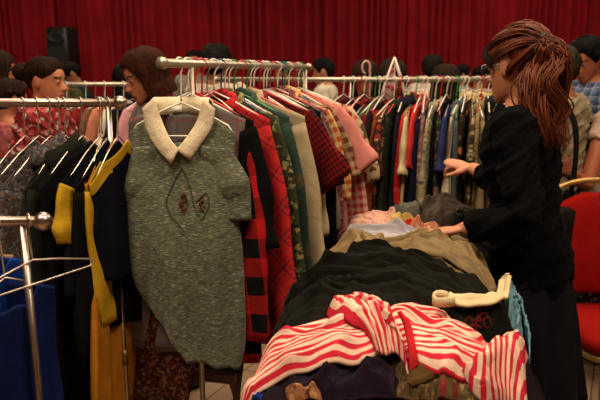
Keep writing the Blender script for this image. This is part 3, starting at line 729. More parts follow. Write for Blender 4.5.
def ridged(u, v, seed, su, sv, cr=.42):
    a = vnoise(u / su, v / sv, seed); b = vnoise(u / su * 2.1 + 7, v / sv * 2.1, seed + 1); c = vnoise(u / su * 3.7 + 3 + v / sv * .8, v / sv * 2.9 - u / su * 1.2, seed + 2)
    return (1 - np.abs(2 * a - 1)) ** 2.6 + .5 * (1 - np.abs(2 * b - 1)) ** 2.4 + cr * (1 - np.abs(2 * c - 1)) ** 2.4
def drape(name, rows, mat, parent, n=(60, 90), fold=.012, fdir=0, fs=(.16, .035), thick=.006, bulge=0, seed=1, uvrot=False, edge=.12, base=None, under=False, lift=0, solid_t=.003, hang_edge=0, warp=.05, cr=.42, soft=2):
    """cloth patch: rows of outline points resampled to a smooth grid, laid over what already lies there"""
    global HM
    A = base if base is not None else HM
    ctl = []
    for r in rows:
        pts = []
        for p in r:
            x, y = drop_point(p[0], p[1], A); pts.append((x, y, p[2] if len(p) > 2 else 0))
        ctl.append(spline(pts, n[1]))
    ctl = np.array(ctl)
    P = np.array([spline([ctl[i, j] for i in range(len(rows))], n[0]) for j in range(n[1])]).transpose(1, 0, 2)
    X, Y, Z = P[..., 0], P[..., 1], P[..., 2]
    # metric coordinates along the sheet
    du = np.hypot(np.diff(X, axis=1), np.diff(Y, axis=1)).mean(0); dv = np.hypot(np.diff(X, axis=0), np.diff(Y, axis=0)).mean(1)
    U = np.concatenate([[0], np.cumsum(du)])[None, :] * np.ones_like(X); V = np.concatenate([[0], np.cumsum(dv)])[:, None] * np.ones_like(X)
    c, s = math.cos(R(fdir)), math.sin(R(fdir)); wq = warp * (vnoise(U * 6, V * 6, seed + 31) - .5)
    f = ridged(U * c + V * s, -U * s + V * c + wq, seed, *fs, cr=cr)
    q = np.linspace(0, 1, n[0])[:, None]; k = np.linspace(0, 1, n[1])[None, :]
    ed = np.minimum(ss(0, edge, q) * ss(0, edge, 1 - q), ss(0, edge, k) * ss(0, edge, 1 - k))
    h = hm(X, Y, blur(HM, soft)); h = np.maximum(h, hm(X, Y) - (.004 if soft < 4 else .012))
    zz = h + thick * (.35 + .65 * ed) + 1.35 * fold * f * (.25 + .75 * ed) + Z * 1 + lift
    if bulge: zz = zz + bulge * np.sqrt(np.clip(1 - (2 * q - 1) ** 2, 0, 1)) * ss(0, .08, k) ** .5 * ss(0, .08, 1 - k) ** .5
    for _ in range(1): zz[1:-1, 1:-1] = (zz[1:-1, 1:-1] * 2 + zz[:-2, 1:-1] + zz[2:, 1:-1] + zz[1:-1, :-2] + zz[1:-1, 2:]) / 6
    if hang_edge: zz = zz - hang_edge * ss(.6, 1, q)
    # sideways crumple so that it is not a pure height field
    X2 = X + .4 * fold * (vnoise(U / .03, V / .03, seed + 3) - .5) * (.4 + ed); Y2 = Y + .4 * fold * (vnoise(U / .03 + 5, V / .03, seed + 4) - .5) * (.4 + ed)
    uv = np.stack([U, V], -1)
    if uvrot: uv = uv[..., ::-1]
    o = mk(name, np.stack([X2, Y2, zz], -1).reshape(-1, 3), grid_faces(n[0], n[1]), mat, parent, (uv + .02 * fold * f[..., None]).reshape(-1, 2), solidify=solid_t)
    i = np.clip(np.round((X - XS[0]) / .01).astype(int), 0, len(XS) - 1).ravel(); j = np.clip(np.round((Y - YS[0]) / .01).astype(int), 0, len(YS) - 1).ravel()
    for di in (0, 1):
        for dj in (0, 1): np.maximum.at(HM, (np.clip(i + di, 0, len(XS) - 1), np.clip(j + dj, 0, len(YS) - 1)), zz.ravel())
    return o
def heap_item(name, label, cat): return thing(name, label, cat, (0, 0, 0), 0, 'clothes in the heap on the table')
def settle(t):
    """put the empty at the base of what it parents"""
    v = np.array([c for o in t.children for c in (x.co[:] for x in o.data.vertices)]); m = v.min(0); c = (v.max(0) + m) / 2; d = Vector((c[0], c[1], m[2]))
    for o in t.children: o.data.transform(Matrix.Translation(-d))
    t.location = d
# bottom of the heap: one big dark bundle over the table
def bundle():
    t = heap_item('bed_sheet', 'dark purple-black cloth forming the bottom of the heap', 'cloth')
    n, m = 90, 150; v = []; uv = []
    for a in np.linspace(-.08, 1.42, m):
        for b in np.linspace(-1.12, 1.12, n):
            p = TO + TD * a + TP * b * HWD
            z = float(mound(np.array(p[0]), np.array(p[1]))) - .004 + .010 * float(ridged(np.array(a), np.array(b * .3), 5, .2, .05))
            v.append((p[0], p[1], max(z, .60))); uv.append((a, b * .3))
    mk('cloth', v, grid_faces(m, n), plain('#1a1218'), t, uv, solidify=.004); settle(t)
bundle()
HM = blur(HM, 1)
def piece(name, label, cat, *parts):
    t = heap_item(name, label, cat)
    for nm, rows, mat, kw in parts: drape(nm, rows, mat, t, **kw)
    settle(t); return t
piece('jeans', 'rolled grey jeans at the far edge of the heap', 'jeans',
      ('leg', [[(392, 218), (402, 216), (414, 216)], [(391, 225), (404, 224), (416, 224)], [(393, 234), (406, 232), (418, 233)]], plain('#3d3d38'), dict(bulge=.04, fold=.010, fs=(.05, .018), n=(40, 40), seed=11, lift=.008)),
      ('leg', [[(396, 214), (404, 213), (418, 214)], [(398, 219), (408, 218), (420, 218)], [(402, 224), (410, 223), (421, 223)]], plain('#5a5850'), dict(bulge=.028, fold=.008, fs=(.04, .015), n=(36, 40), seed=12)))
piece('trousers', 'taupe grey trousers bunched at the far end of the heap', 'trousers',
      ('legs', [[(422, 216), (446, 215), (474, 216), (500, 219)], [(420, 225), (446, 224), (474, 225), (502, 229)], [(420, 236), (446, 236), (476, 236), (504, 241)]], plain('#3f362f'), dict(bulge=.085, fold=.016, fdir=-8, fs=(.25, .03), n=(60, 110), seed=14)),
      ('waistband', [[(455, 212), (462, 214), (466, 220)], [(462, 212), (470, 215), (475, 222)], [(472, 213), (482, 217), (486, 224)]], plain('#5c5344'), dict(bulge=.012, fold=.008, fs=(.05, .02), n=(40, 40), seed=15)))
piece('blouse', 'crumpled pale pink blouse at the far left of the heap', 'blouse',
      ('body', [[(346, 226), (362, 222), (380, 221), (394, 226)], [(346, 236), (362, 231), (380, 230), (398, 234)], [(344, 248), (362, 244), (382, 242), (402, 240)]], plain('#b88c7c'), dict(bulge=.04, fold=.012, fdir=15, fs=(.12, .03), n=(50, 70), seed=17)))
piece('scarf', 'cream and red printed scarf end by the reaching left hand', 'scarf',
      ('cloth', [[(390, 227), (402, 225), (415, 226)], [(388, 232), (404, 231), (420, 230)], [(390, 239), (406, 239), (424, 236)]], plain('#b0924c'), dict(bulge=.015, fold=.006, fs=(.06, .02), n=(36, 40), seed=18)),
      ('red_corner', [[(394, 231), (404, 228), (414, 226)], [(396, 235), (408, 233), (416, 232)], [(400, 242), (412, 239), (418, 238)]], plain('#b02a1c'), dict(bulge=.012, fold=.010, fs=(.05, .02), n=(30, 36), seed=19)),
      ('printed_end', [[(410, 227), (426, 229), (446, 236)], [(412, 233), (428, 235), (446, 242)], [(416, 240), (430, 241), (446, 248)]], floral('#b8765c', ['#c89a7c', '#b05a48', '#d0a888'], 50, .5), dict(bulge=.010, fold=.006, fdir=10, fs=(.08, .02), n=(36, 50), seed=20)))
piece('shirt', 'pale blue-white shirt lying between the pink blouse and khaki trousers', 'shirt',
      ('body', [[(344, 240), (365, 235), (392, 233), (420, 240)], [(344, 248), (368, 242), (396, 240), (424, 246)], [(343, 260), (368, 254), (398, 250), (428, 254)]], plain('#aaa5ad'), dict(bulge=.016, fold=.010, fdir=12, fs=(.16, .03), n=(50, 90), seed=21)))
piece('trousers', 'khaki tan trousers lying across the heap under the black ones', 'trousers',
      ('legs', [[(272, 290), (300, 270), (340, 256), (380, 250), (420, 240), (455, 244), (476, 262), (496, 290)], [(268, 298), (300, 280), (340, 268), (385, 262), (425, 256), (455, 262), (478, 278), (500, 302)],
                [(262, 310), (300, 298), (345, 290), (395, 284), (430, 280), (458, 284), (482, 298), (506, 318)]], plain('#7d6647'), dict(bulge=.015, fold=.022, fdir=4, fs=(.2, .03), n=(70, 180), seed=23)),
      ('rumpled_leg', [[(352, 252), (366, 249), (384, 249)], [(350, 262), (366, 257), (386, 256)], [(346, 272), (366, 268), (390, 264)]], plain('#86704e'), dict(bulge=.02, fold=.022, fdir=60, fs=(.08, .022), n=(44, 50), seed=24)),
      ('rumpled_leg', [[(414, 238), (440, 240), (462, 248), (478, 262)], [(410, 246), (436, 248), (460, 258), (484, 278)], [(404, 254), (432, 258), (462, 272), (492, 296)]], plain('#7a664a'), dict(bulge=.008, fold=.013, fdir=20, fs=(.14, .024), n=(50, 90), seed=25)))
piece('trousers', 'black trousers with folds spread over the left half of the heap', 'trousers',
      ('legs', [[(262, 302), (300, 276), (345, 262), (385, 256), (425, 266), (462, 284), (492, 302)], [(256, 318), (300, 296), (348, 280), (392, 274), (430, 284), (466, 302), (500, 318)],
                [(246, 345), (298, 322), (352, 306), (400, 300), (440, 308), (474, 324), (508, 336)], [(240, 372), (300, 350), (360, 335), (404, 330), (444, 338), (480, 350), (512, 356)]], plain('#15140f', .8), dict(fold=.026, fdir=8, fs=(.26, .04), n=(90, 150), seed=27, thick=.012)))
t = piece('jeans', 'light blue faded denim showing at the right edge of the heap', 'jeans',
      ('leg', [[(502, 296), (508, 300), (514, 305)], [(505, 308), (514, 311), (524, 314)], [(507, 322), (519, 324), (531, 326)], [(512, 334), (521, 337), (531, 338)], [(516, 350), (521, 349), (526, 347)]], plain('#6d97a6'), dict(bulge=.045, lift=.012, fold=.020, fdir=70, fs=(.10, .025), n=(70, 36), seed=29)))
RED_PRINT = plain('#641618')
def tee():
    t = heap_item('t_shirt', 'black T-shirt with a small red print at the right of the heap', 't-shirt')
    drape('body', [[(425, 300), (450, 300), (478, 304), (506, 318)], [(432, 314), (456, 312), (484, 318), (512, 332)], [(442, 332), (466, 332), (492, 340), (516, 350)], [(450, 352), (472, 350), (498, 358), (518, 362)]], plain('#12140f', .85), t, fold=.014, fdir=35, fs=(.2, .04), n=(70, 80), seed=31, thick=.010)
    rs = np.random.RandomState(4); g = G()
    for k in range(9):    # scribbled red print
        x, y = drop_point(470 + rs.uniform(-4, 18) , 324 + rs.uniform(-7, 7) , HM)
        a = rs.uniform(-.9, -.4); r1, r2 = rs.uniform(.004, .012, 2); pts = []
        for q in np.linspace(0, 5.2, 14):
            xx = x + r1 * math.cos(q + a); yy = y + r2 * math.sin(q); pts.append((xx, yy, float(hm(xx, yy)) + .0045))
        g.tube(pts, .0012, 5)
    g.mk('red_print', RED_PRINT, t); settle(t)
tee()
def collar_strip():
    t = heap_item('detached_collar', 'cream collar strip curled at one end on the black T-shirt', 'collar')
    CK = plain('#c8b48f', .9)
    P = [(505, 281), (504, 289), (500, 297), (492, 304), (480, 308), (466, 309), (454, 307), (447, 304)]
    W = []
    for p in P:
        x, y = drop_point(p[0], p[1] + 2, HM); W.append((x, y, float(hm(x, y))))
    S = spline(W, 60); v = []; uv = []
    for i, p in enumerate(S):
        k = i / 59; d = S[min(i + 1, 59)] - S[max(i - 1, 0)]; d = d / np.linalg.norm(d); n = np.array([-d[1], d[0]])
        hw = .020 - .004
        tl = 0 * k     # the curled end stands on its edge
        zb = float(hm(p[0], p[1]))
        for q in np.linspace(-1, 1, 9):
            off = n * q * hw * (1 - .8 * tl)
            z = max(zb, float(hm(p[0] + off[0], p[1] + off[1]))) + .008 + .006 * (1 - q * q) + tl * (q + 1) * .014 + .004 * math.sin(i * .7 + q)
            v.append((p[0] + off[0], p[1] + off[1], z)); uv.append((k * .5, q * hw))
    Z_ = np.array([p[2] for p in v]).reshape(60, 9)
    for _ in range(14): Z_[1:-1] = (Z_[:-2] + Z_[2:] + Z_[1:-1]) / 3
    Z_ += .006; v = [(p[0], p[1], z) for p, z in zip(v, Z_.ravel())]
    e0 = np.array(v[59 * 9 + 4]); dr = e0 - np.array(v[56 * 9 + 4]); dr[2] = 0; dr /= np.linalg.norm(dr); nn = np.array([-dr[1], dr[0], 0]); nn = nn if nn[1] < 0 else -nn
    f2 = grid_faces(60, 9); o2 = len(v)
    for i in range(26):   # the end curls round, standing on its edge
        b = i / 25 * 5.0; r = .023 - .004 * i / 25; c = e0 + nn * .021
        for q in (0, .5, 1): v.append(tuple(c - nn * r * math.cos(b) + dr * r * 1.15 * math.sin(b) + np.array([0, 0, -.008 + q * .022 + .003 * math.sin(b * 2)]))); uv.append((i * .005, q * .02))
    f2 += [tuple(x + o2 for x in f) for f in grid_faces(26, 3)]
    mk('strip', v, f2, CK, t, uv, solidify=.006); settle(t)
collar_strip()
piece('cardigan', 'coarse brown knit cardigan under the right half of the striped blouse', 'cardigan',
      ('body', [[(392, 352), (420, 350), (450, 352), (476, 360)], [(392, 368), (420, 366), (450, 368), (478, 376)], [(394, 384), (420, 384), (450, 386), (478, 392)], [(396, 404), (420, 406), (450, 408), (478, 410)]],
       heather('#4d3a22', '#85683e', '#22170e', 130, 90), dict(fold=.016, fdir=30, fs=(.1, .03), n=(60, 80), seed=33, thick=.012)),
      ('border', [[(405, 378), (425, 370), (446, 364)], [(408, 384), (430, 376), (450, 370)], [(412, 390), (434, 383), (452, 377)]], plain('#5c4526'), dict(fold=.004, n=(24, 50), seed=34, thick=.012)))
piece('blouse', 'tan blouse with red flowers peeping out at the bottom of the heap, beside the knit', 'blouse',
      ('body', [[(440, 372), (460, 370), (480, 374)], [(438, 386), (460, 386), (482, 390)], [(436, 406), (460, 408), (484, 410)]], floral('#5c4a30', ['#8a3030', '#5c4a30', '#a07c50', '#6a2a24'], 60, .5), dict(fold=.012, fdir=50, fs=(.08, .03), n=(40, 40), seed=35)))
piece('skirt', 'dark purple skirt under the middle of the striped blouse', 'skirt',
      ('body', [[(282, 366), (310, 354), (345, 348), (390, 352)], [(282, 380), (312, 370), (348, 364), (392, 368)], [(284, 395), (314, 388), (350, 384), (394, 386)], [(286, 412), (316, 408), (352, 406), (396, 406)]],
       plain('#1f1420', .75), dict(fold=.022, fdir=-30, fs=(.14, .04), n=(70, 90), seed=37, thick=.012)))
piece('t_shirt', 'royal blue cloth at the lower left end of the striped blouse', 't-shirt',
      ('body', [[(222, 388), (240, 384), (262, 386)], [(222, 396), (242, 394), (264, 396)], [(224, 410), (244, 408), (266, 408)]], plain('#152a5c'), dict(fold=.012, fs=(.08, .03), n=(36, 40), seed=38)))
piece('blouse', 'small crumpled peach flower-print cloth at the bottom centre of the heap', 'blouse',
      ('body', [[(286, 388), (300, 386), (316, 390)], [(286, 395), (302, 394), (320, 396)], [(288, 406), (304, 408), (322, 408)]], floral('#8a5a3c', ['#b08058', '#5c2a20', '#a86a48'], 60, .5), dict(fold=.001, fs=(.05, .02), n=(36, 36), seed=39)))
def striped():
    t = heap_item('striped_blouse', 'red and cream striped blouse sprawled across the front of the heap', 'blouse')
    ST = stripes([(0, '#c2263a'), (.47, '#dcb8a4')], .0138, 1); ST0 = stripes([(0, '#c2263a'), (.47, '#dcb8a4')], .018, 0)
    RIM = plain('#b8222a')
    B = HM.copy()
    k = dict(base=B, solid_t=.003, cr=.08, soft=9)
    # back roll, right front, left sleeve, knot, hanging end
    drape('back_panel', [[(392, 316), (412, 312), (430, 317), (450, 330), (470, 342)], [(386, 321), (412, 318), (433, 324), (456, 337), (476, 350)], [(384, 329), (410, 327), (437, 333), (462, 346), (482, 358)]], ST, t, bulge=.012, fold=.008, fdir=0, fs=(.2, .025), n=(50, 110), seed=41, **k)
    drape('front_panel', [[(378, 322), (408, 323), (440, 331), (470, 341), (500, 352), (528, 362)], [(380, 334), (408, 334), (440, 338), (472, 348), (502, 358), (526, 368)], [(392, 350), (414, 350), (444, 354), (476, 362), (500, 372), (520, 380)], [(406, 362), (424, 366), (448, 372), (474, 376), (494, 382), (512, 388)]],
          ST, t, bulge=.018, fold=.009, fdir=14, fs=(.22, .035), n=(90, 160), seed=42, **k)
    drape('sleeve', [[(462, 374), (478, 366), (500, 364), (522, 372)], [(466, 384), (482, 376), (504, 374), (524, 384)], [(474, 396), (488, 390), (508, 388), (526, 398)], [(484, 414), (496, 408), (512, 406), (528, 412)]], stripes([(0, '#c2263a'), (.47, '#dcb8a4')], .022, 0, -32), t, bulge=.018, fold=.007, fdir=60, fs=(.1, .03), n=(60, 70), seed=43, **k)
    drape('sleeve', [[(246, 366), (262, 350), (290, 334), (320, 324), (350, 316), (372, 316)], [(238, 378), (262, 362), (294, 346), (326, 336), (354, 330), (382, 330)], [(234, 388), (266, 374), (300, 360), (332, 350), (360, 344), (392, 344)], [(236, 400), (272, 390), (306, 376), (338, 364), (366, 356), (396, 354)]],
          ST, t, bulge=.022, fold=.009, fdir=-4, fs=(.24, .035), n=(90, 160), seed=44, **k)
    drape('knotted_front', [[(328, 316), (344, 310), (358, 312), (374, 320)], [(328, 328), (350, 324), (370, 326), (386, 336)], [(346, 338), (362, 334), (378, 340), (394, 350)], [(362, 346), (374, 346), (388, 354), (402, 362)], [(376, 356), (386, 358), (396, 364), (408, 372)]],
          ST0, t, bulge=.022, fold=.016, fdir=70, fs=(.12, .03), n=(90, 90), seed=45, **k)
    drape('hem_band', [[(396, 344), (402, 352), (408, 362), (410, 372)], [(403, 342), (409, 350), (415, 358), (418, 366)]], RIM, t, fold=.006, n=(14, 40), seed=46, thick=.01, **k)
    settle(t)
striped()

# ------------------------------------------------------------------ people
LIP = solid('lips', '#8a3a34', .5); EYEW = solid('eye_white', '#8a786c', .4); IRIS = solid('iris', '#140d0a', .2); BROW = solid('eyebrow', '#1a1210', .8)
HEADP = [(0, .016, .080, .040), (.04, .030, .088, .010), (.10, .042, .090, -.030), (.18, .051, .088, -.055), (.27, .058, .087, -.070), (.36, .063, .086, -.082), (.45, .066, .085, -.091),
         (.53, .068, .082, -.096), (.60, .070, .087, -.098), (.70, .070, .086, -.098), (.79, .066, .077, -.090), (.87, .057, .061, -.075), (.94, .041, .040, -.050), (.98, .022, .020, -.028), (1.0, .006, .002, -.010)]
HH = .222
def head_ring(zf, infl=0):
    zz, a, f, b = (np.interp(zf, [r[0] for r in HEADP], [r[i] for r in HEADP]) for i in range(4)); return a + infl, f + infl, b - infl
def remesh(g, vox, smooth=3, sf=.5):
    me = bpy.data.meshes.new('tmp'); me.from_pydata([tuple(v) for v in g.v], [], g.f); o = bpy.data.objects.new('tmp', me); C.objects.link(o)
    m = o.modifiers.new('r', 'REMESH'); m.mode = 'VOXEL'; m.voxel_size = vox
    s = o.modifiers.new('s', 'SMOOTH'); s.iterations = smooth; s.factor = sf
    dg = bpy.context.evaluated_depsgraph_get(); out = bpy.data.meshes.new_from_object(o.evaluated_get(dg))
    bpy.data.objects.remove(o); bpy.data.meshes.remove(me); out.materials.clear(); return out
def link_mesh(name, me, mats, parent):
    me.name = name
    for m in mats: me.materials.append(m)
    me.polygons.foreach_set('use_smooth', [True] * len(me.polygons)); me.update()
    o = bpy.data.objects.new(name, me); C.objects.link(o); o.parent = parent; return o
def hand(g, wrist, d, n, side, curl=35, k=1.0, spread=6):
    """wrist point, direction of the fingers, palm normal, thumb side vector; five separate bent fingers"""
    d = Vector(d).normalized(); n = Vector(n); n = (n - d * n.dot(d)).normalized(); sd = Vector(side); sd = (sd - d * sd.dot(d) - n * sd.dot(n)).normalized()
    W = Vector(wrist)
    g.tube([W - d * .02, W + d * .02 * k, W + d * .055 * k, W + d * .085 * k], [.024 * k, .030 * k, .040 * k, .038 * k], 14, flat=(.42, n), round_cap=True)
    for i, (off, ln, r) in enumerate(((.030, .070, .0085), (.010, .080, .009), (-.011, .074, .0086), (-.030, .058, .0075))):
        p = W + d * .078 * k + sd * off * k; a = 0; dd = (d + sd * math.tan(R(spread)) * (off / .03)).normalized(); P = [W + d * .05 * k + sd * off * .8 * k, p]
        for q, f in enumerate((.42, .32, .26)):
            a += R(curl * (1, 1.15, .8)[q] + i * 3); v = dd * math.cos(a) + n * math.sin(a); p = p + v * ln * f * k; P.append(p)
        g.tube([tuple(x) for x in P], [r * k, r * k, r * .98 * k, r * .92 * k, r * .8 * k], 8, round_cap=True)
    b = W + d * .022 * k + sd * .022 * k; v = (d * .62 + sd * .72 + n * .35).normalized(); v2 = (d * .9 + sd * .25 + n * .45).normalized()
    g.tube([tuple(b - v * .01), tuple(b + v * .032 * k), tuple(b + v * .032 * k + v2 * .03 * k), tuple(b + v * .032 * k + v2 * .052 * k)], [.014 * k, .0115 * k, .0098 * k, .0082 * k], 8, round_cap=True)
TORSO = [(.82, .140, .100, 0), (.88, .160, .112, -.005), (.96, .158, .108, -.005), (1.04, .138, .092, 0), (1.10, .130, .086, .004), (1.18, .142, .094, .010), (1.26, .156, .104, .012), (1.33, .162, .094, .004), (1.375, .140, .075, -.004), (1.405, .090, .060, -.010), (1.425, .058, .056, -.010)]
def person(label, x, y, yaw, H=1.62, skin='#a8684a', top=None, sleeve='short', bottom=None, skirt=False, hair=('short', '#0c0a0a', '#1c1614'), head=(0, 0, 0), arms=None, lean=0, vox=.011, group='people', extra=None, wide=1.0, bl=.40, top_hem=.86, sit=0, cuff=None):
    t = thing('person', label, 'person', (x, y, 0), yaw, group)
    k = H / 1.645
    inv = (Matrix.Translation((x, y, 0)) @ Matrix.Rotation(yaw, 4, 'Z')).inverted()
    def L(p):  # lean forward above the hips
        p = Vector(p); p.y += lean * max(0, p.z - .9 * k); return p
    g = G(); SK = skin_mat(skin)
    def torso(gg, inf, z0=0, z1=2, kk=k):
        rg = [r for r in TORSO if z0 <= r[0] <= z1]
        gg.loft([(0, r[3] * k + lean * max(0, r[0] - .9) * k, r[0] * k, r[1] * k * wide + inf, r[2] * k * wide + inf) for r in rg], 28, e=2.3)
    torso(g, 0)
    nb = L((0, -.008 * k, 1.40 * k)); hy, hp, hr = (R(a) for a in head)
    hc = L((0, .012 * k, 1.423 * k))
    HMx = Matrix.Translation(hc + Vector((0, 0, .03 * k))) @ Euler((-hp, hr, hy), 'XYZ').to_matrix().to_4x4() @ Matrix.Translation((0, 0, -.03 * k)) @ Matrix.Scale(k, 4)
    g.tube([tuple(nb - Vector((0, 0, .04))), tuple(nb + Vector((0, .002, .04))), tuple(HMx @ Vector((0, -.012, .06)))], [.060 * k, .050 * k, .050 * k], 16)
    hg = G()
    zs = np.linspace(0, 1, 34)
    v = []
    for zf in zs:
        a, f, b = head_ring(zf)
        for q in range(32):
            an = 2 * PI * q / 32; c, s = math.cos(an), math.sin(an); yy = (f + b) / 2 + (f - b) / 2 * math.copysign(abs(s) ** .92, s); xx = a * math.copysign(abs(c) ** .92, c)
            e = math.exp(-((abs(xx) - .030) / .014) ** 2 - ((zf - .52) / .045) ** 2) * (s > 0); yy -= .007 * e      # eye sockets
            v.append((xx, yy, zf * HH))
    hg.add(v, grid_faces(34, 32, True) + [tuple(range(31, -1, -1)), tuple(33 * 32 + q for q in range(32))])
    hg.tube([(0, .080, .122), (0, .094, .100), (0, .104, .082), (0, .092, .073)], [.007, .009, .0125, .010], 10, round_cap=True)
    for s in (-1, 1):
        hg.ball((s * .010, .094, .078), (.008, .009, .007), 8, 6)
        hg.ball((s * .071, -.012, .104), (.008, .017, .030), 10, 8)
        hg.ball((s * .030, .076, .115), (.014, .010, .009), 10, 6)
        hg.tube([(s * .016, .084, .134), (s * .032, .082, .139), (s * .046, .070, .136)], .004, 6, round_cap=True)
    hg.tube([(-.022, .082, .050), (0, .092, .053), (.022, .082, .050)], [.004, .007, .004], 8, round_cap=True)
    hg.tube([(-.019, .081, .042), (0, .090, .041), (.019, .081, .042)], [.004, .0075, .004], 8, round_cap=True)
    g.add([tuple(HMx @ Vector(p)) for p in hg.v], hg.f)
    # legs and feet
    for s in (-1, 1):
        if sit:   # seated: thighs forward
            P = [(s * .085 * k, 0, .90 * k - sit), (s * .11 * k, .42 * k, .92 * k - sit), (s * .11 * k, .45 * k, .09)]
        else: P = [(s * .080 * k, 0, .90 * k), (s * .085 * k, .012, .66 * k), (s * .085 * k, .01, .47 * k), (s * .09 * k, -.012, .33 * k), (s * .09 * k, -.005, .09 * k)]
        g.tube(P, [.088 * k, .074 * k, .054 * k, .052 * k, .036 * k] if len(P) == 5 else [.08 * k, .055 * k, .036 * k], 16, round_cap=True)
    # arms
    A = {}
    for s, nm in ((-1, 'L'), (1, 'R')):
        sh = L((s * .155 * k * wide, -.004 * k, 1.355 * k))
        if arms and nm in arms:
            el, wr, hd, pn, ts, cu = arms[nm]; el = inv @ Vector(el); wr = inv @ Vector(wr); rot = inv.to_3x3(); hd = rot @ Vector(hd); pn = rot @ Vector(pn); ts = rot @ Vector(ts)
        else:
            el = L((s * .205 * k * wide, -.03 * k, 1.08 * k)); wr = L((s * .205 * k * wide, .06 * k, .85 * k)); hd = (0, .12, -1); pn = (-s, 0, 0); ts = (0, 1, .1); cu = 22
        A[nm] = (sh, el, wr)
        g.tube([tuple(sh), tuple(sh.lerp(el, .5)), tuple(el), tuple(el.lerp(wr, .4)), tuple(wr)], [.050 * k, .043 * k, .036 * k, .036 * k, .023 * k], 14, round_cap=True)
        hand(g, wr, hd, pn, ts, cu, k * .98)
    b = link_mesh('body', remesh(g, vox, 3 if vox < .006 else 2), [SK, LIP, EYEW, IRIS, BROW], t)
    Hi = HMx.inverted()
    cen = np.empty(len(b.data.polygons) * 3, np.float32); b.data.polygons.foreach_get('center', cen); cen = cen.reshape(-1, 3)
    M4 = np.array(Hi); hl = cen @ M4[:3, :3].T + M4[:3, 3]; mi = np.zeros(len(cen), np.int32)
    ax, fy, hz = np.abs(hl[:, 0]), hl[:, 1], hl[:, 2]
    mi[(fy > .076) & (ax < .022) & (np.abs(hz - .046) < .011 * (1 - (ax / .03) ** 2))] = 1
    ey = (fy > .05) & (((ax - .031) / .014) ** 2 + ((hz - .115) / .0034) ** 2 < 1); mi[ey] = 2
    mi[(fy > .05) & (((ax - .030) / .0068) ** 2 + ((hz - .115) / .0046) ** 2 < 1)] = 3
    mi[(fy > .05) & (np.abs(hz - .139 + .15 * np.abs(ax - .032)) < .0042) & (np.abs(ax - .032) < .019)] = 4
    b.data.polygons.foreach_set('material_index', mi)
    # clothes
    def wrinkle(me, amp, seed):
        co = np.empty(len(me.vertices) * 3, np.float32); no = np.empty_like(co); me.vertices.foreach_get('co', co); me.vertices.foreach_get('normal', no)
        co = co.reshape(-1, 3); no = no.reshape(-1, 3); d = amp * (ridged(co[:, 0] + co[:, 2] * .6, co[:, 2] - co[:, 0] * .5 + co[:, 1], seed, .14, .045) - .5)
        me.vertices.foreach_set('co', (co + no * d[:, None]).ravel()); 
        uv = me.uv_layers.new(name='UVMap'); idx = np.empty(len(me.loops), np.int32); me.loops.foreach_get('vertex_index', idx)
        uu = np.stack([np.where(np.abs(no[:, 1]) > .6, co[:, 0], co[:, 1]), co[:, 2]], -1); uv.data.foreach_set('uv', uu[idx].astype(np.float32).ravel())
    sd = abs(hash(label)) % 1000 if False else len(label) * 7 % 97
    if top is not None:
        c = G(); torso(c, .013, max(top_hem, .82) - .001, 1.41)
        if top_hem < .82: c.loft([(0, 0, top_hem * k, .175 * k, .125 * k), (0, 0, .9 * k, .172 * k, .124 * k)], 28, e=2.3)
        for nm in 'LR':
            sh, el, wr = A[nm]
            if sleeve == 'long': c.tube([tuple(sh), tuple(sh.lerp(el, .5)), tuple(el), tuple(el.lerp(wr, .5)), tuple(el.lerp(wr, cuff.get(nm, .93) if cuff else .93))], [.064 * k, .058 * k, .052 * k, .047 * k, .040 * k], 18)
            elif sleeve == 'cap': c.tube([tuple(sh), tuple(sh.lerp(el, .3))], [.064 * k, .060 * k], 18)
            elif sleeve == 'short': c.tube([tuple(sh), tuple(sh.lerp(el, .35)), tuple(sh.lerp(el, .72))], [.064 * k, .060 * k, .060 * k], 18)
            c.ball(tuple(sh), .062 * k, 14, 10)
        me = remesh(c, max(vox, .007), 3); wrinkle(me, .012, sd); link_mesh('top', me, [top], t)
    if bottom is not None:
        if skirt:
            n, m = 96, 30; v = []; uv = []
            for i in range(m):
                q = i / (m - 1); z = (.98 - (.98 - bl) * q) * k; w_ = np.interp(q, [0, .2, .5, 1], [.145, .178, .20, .235]) * k * wide; dd = np.interp(q, [0, .2, .5, 1], [.10, .128, .16, .20]) * k * wide
                for j in range(n):
                    a = 2 * PI * j / n; p = 1 + .07 * q * math.sin(9 * a + q * 1.2) + .03 * q * math.sin(17 * a + 1)
                    v.append((w_ * p * math.cos(a), dd * p * math.sin(a), z)); uv.append((a * .2, z))
            sk = mk('skirt', v, grid_faces(m, n, True), bottom, t, uv, solidify=.003)
        else:
            c = G(); c.loft([(0, r[3] * k, r[0] * k, r[1] * k * wide + .008, r[2] * k * wide + .008) for r in TORSO[:4]], 28, e=2.3)
            for s in (-1, 1):
                if sit: c.tube([(s * .085 * k, 0, .90 * k - sit), (s * .11 * k, .42 * k, .92 * k - sit), (s * .11 * k, .45 * k, .11)], [.1 * k, .075 * k, .06 * k], 16)
                else: c.tube([(s * .080 * k, 0, .90 * k), (s * .085 * k, .01, .47 * k), (s * .09 * k, 0, .07 * k)], [.102 * k, .078 * k, .066 * k], 18)
            me = remesh(c, max(vox, .009), 3); wrinkle(me, .010, sd + 3); link_mesh('trousers', me, [bottom], t)
    for s in (-1, 1):
        yy = .45 * k if sit else 0
        G().tube([(s * .09 * k, yy - .055, .040), (s * .09 * k, yy + .04, .042), (s * .093 * k, yy + .15, .030)], [.039, .040, .029], 14, round_cap=True).mk('shoe', BLACK if not skirt else solid('brown_shoe', '#3a1c12', .35), t)
    # hair
    st, hd_, hl_ = hair[:3]; HMt = hair_mat(hd_, hl_, st == 'pony'); th = hair[3] if len(hair) > 3 else .016
    n, m = 72, 44; v = []; uv = []; rs = np.random.RandomState(sd)
    low = {'short': .10, 'bob': .02, 'long': -.9, 'bun': .12, 'pony': .12}[st]
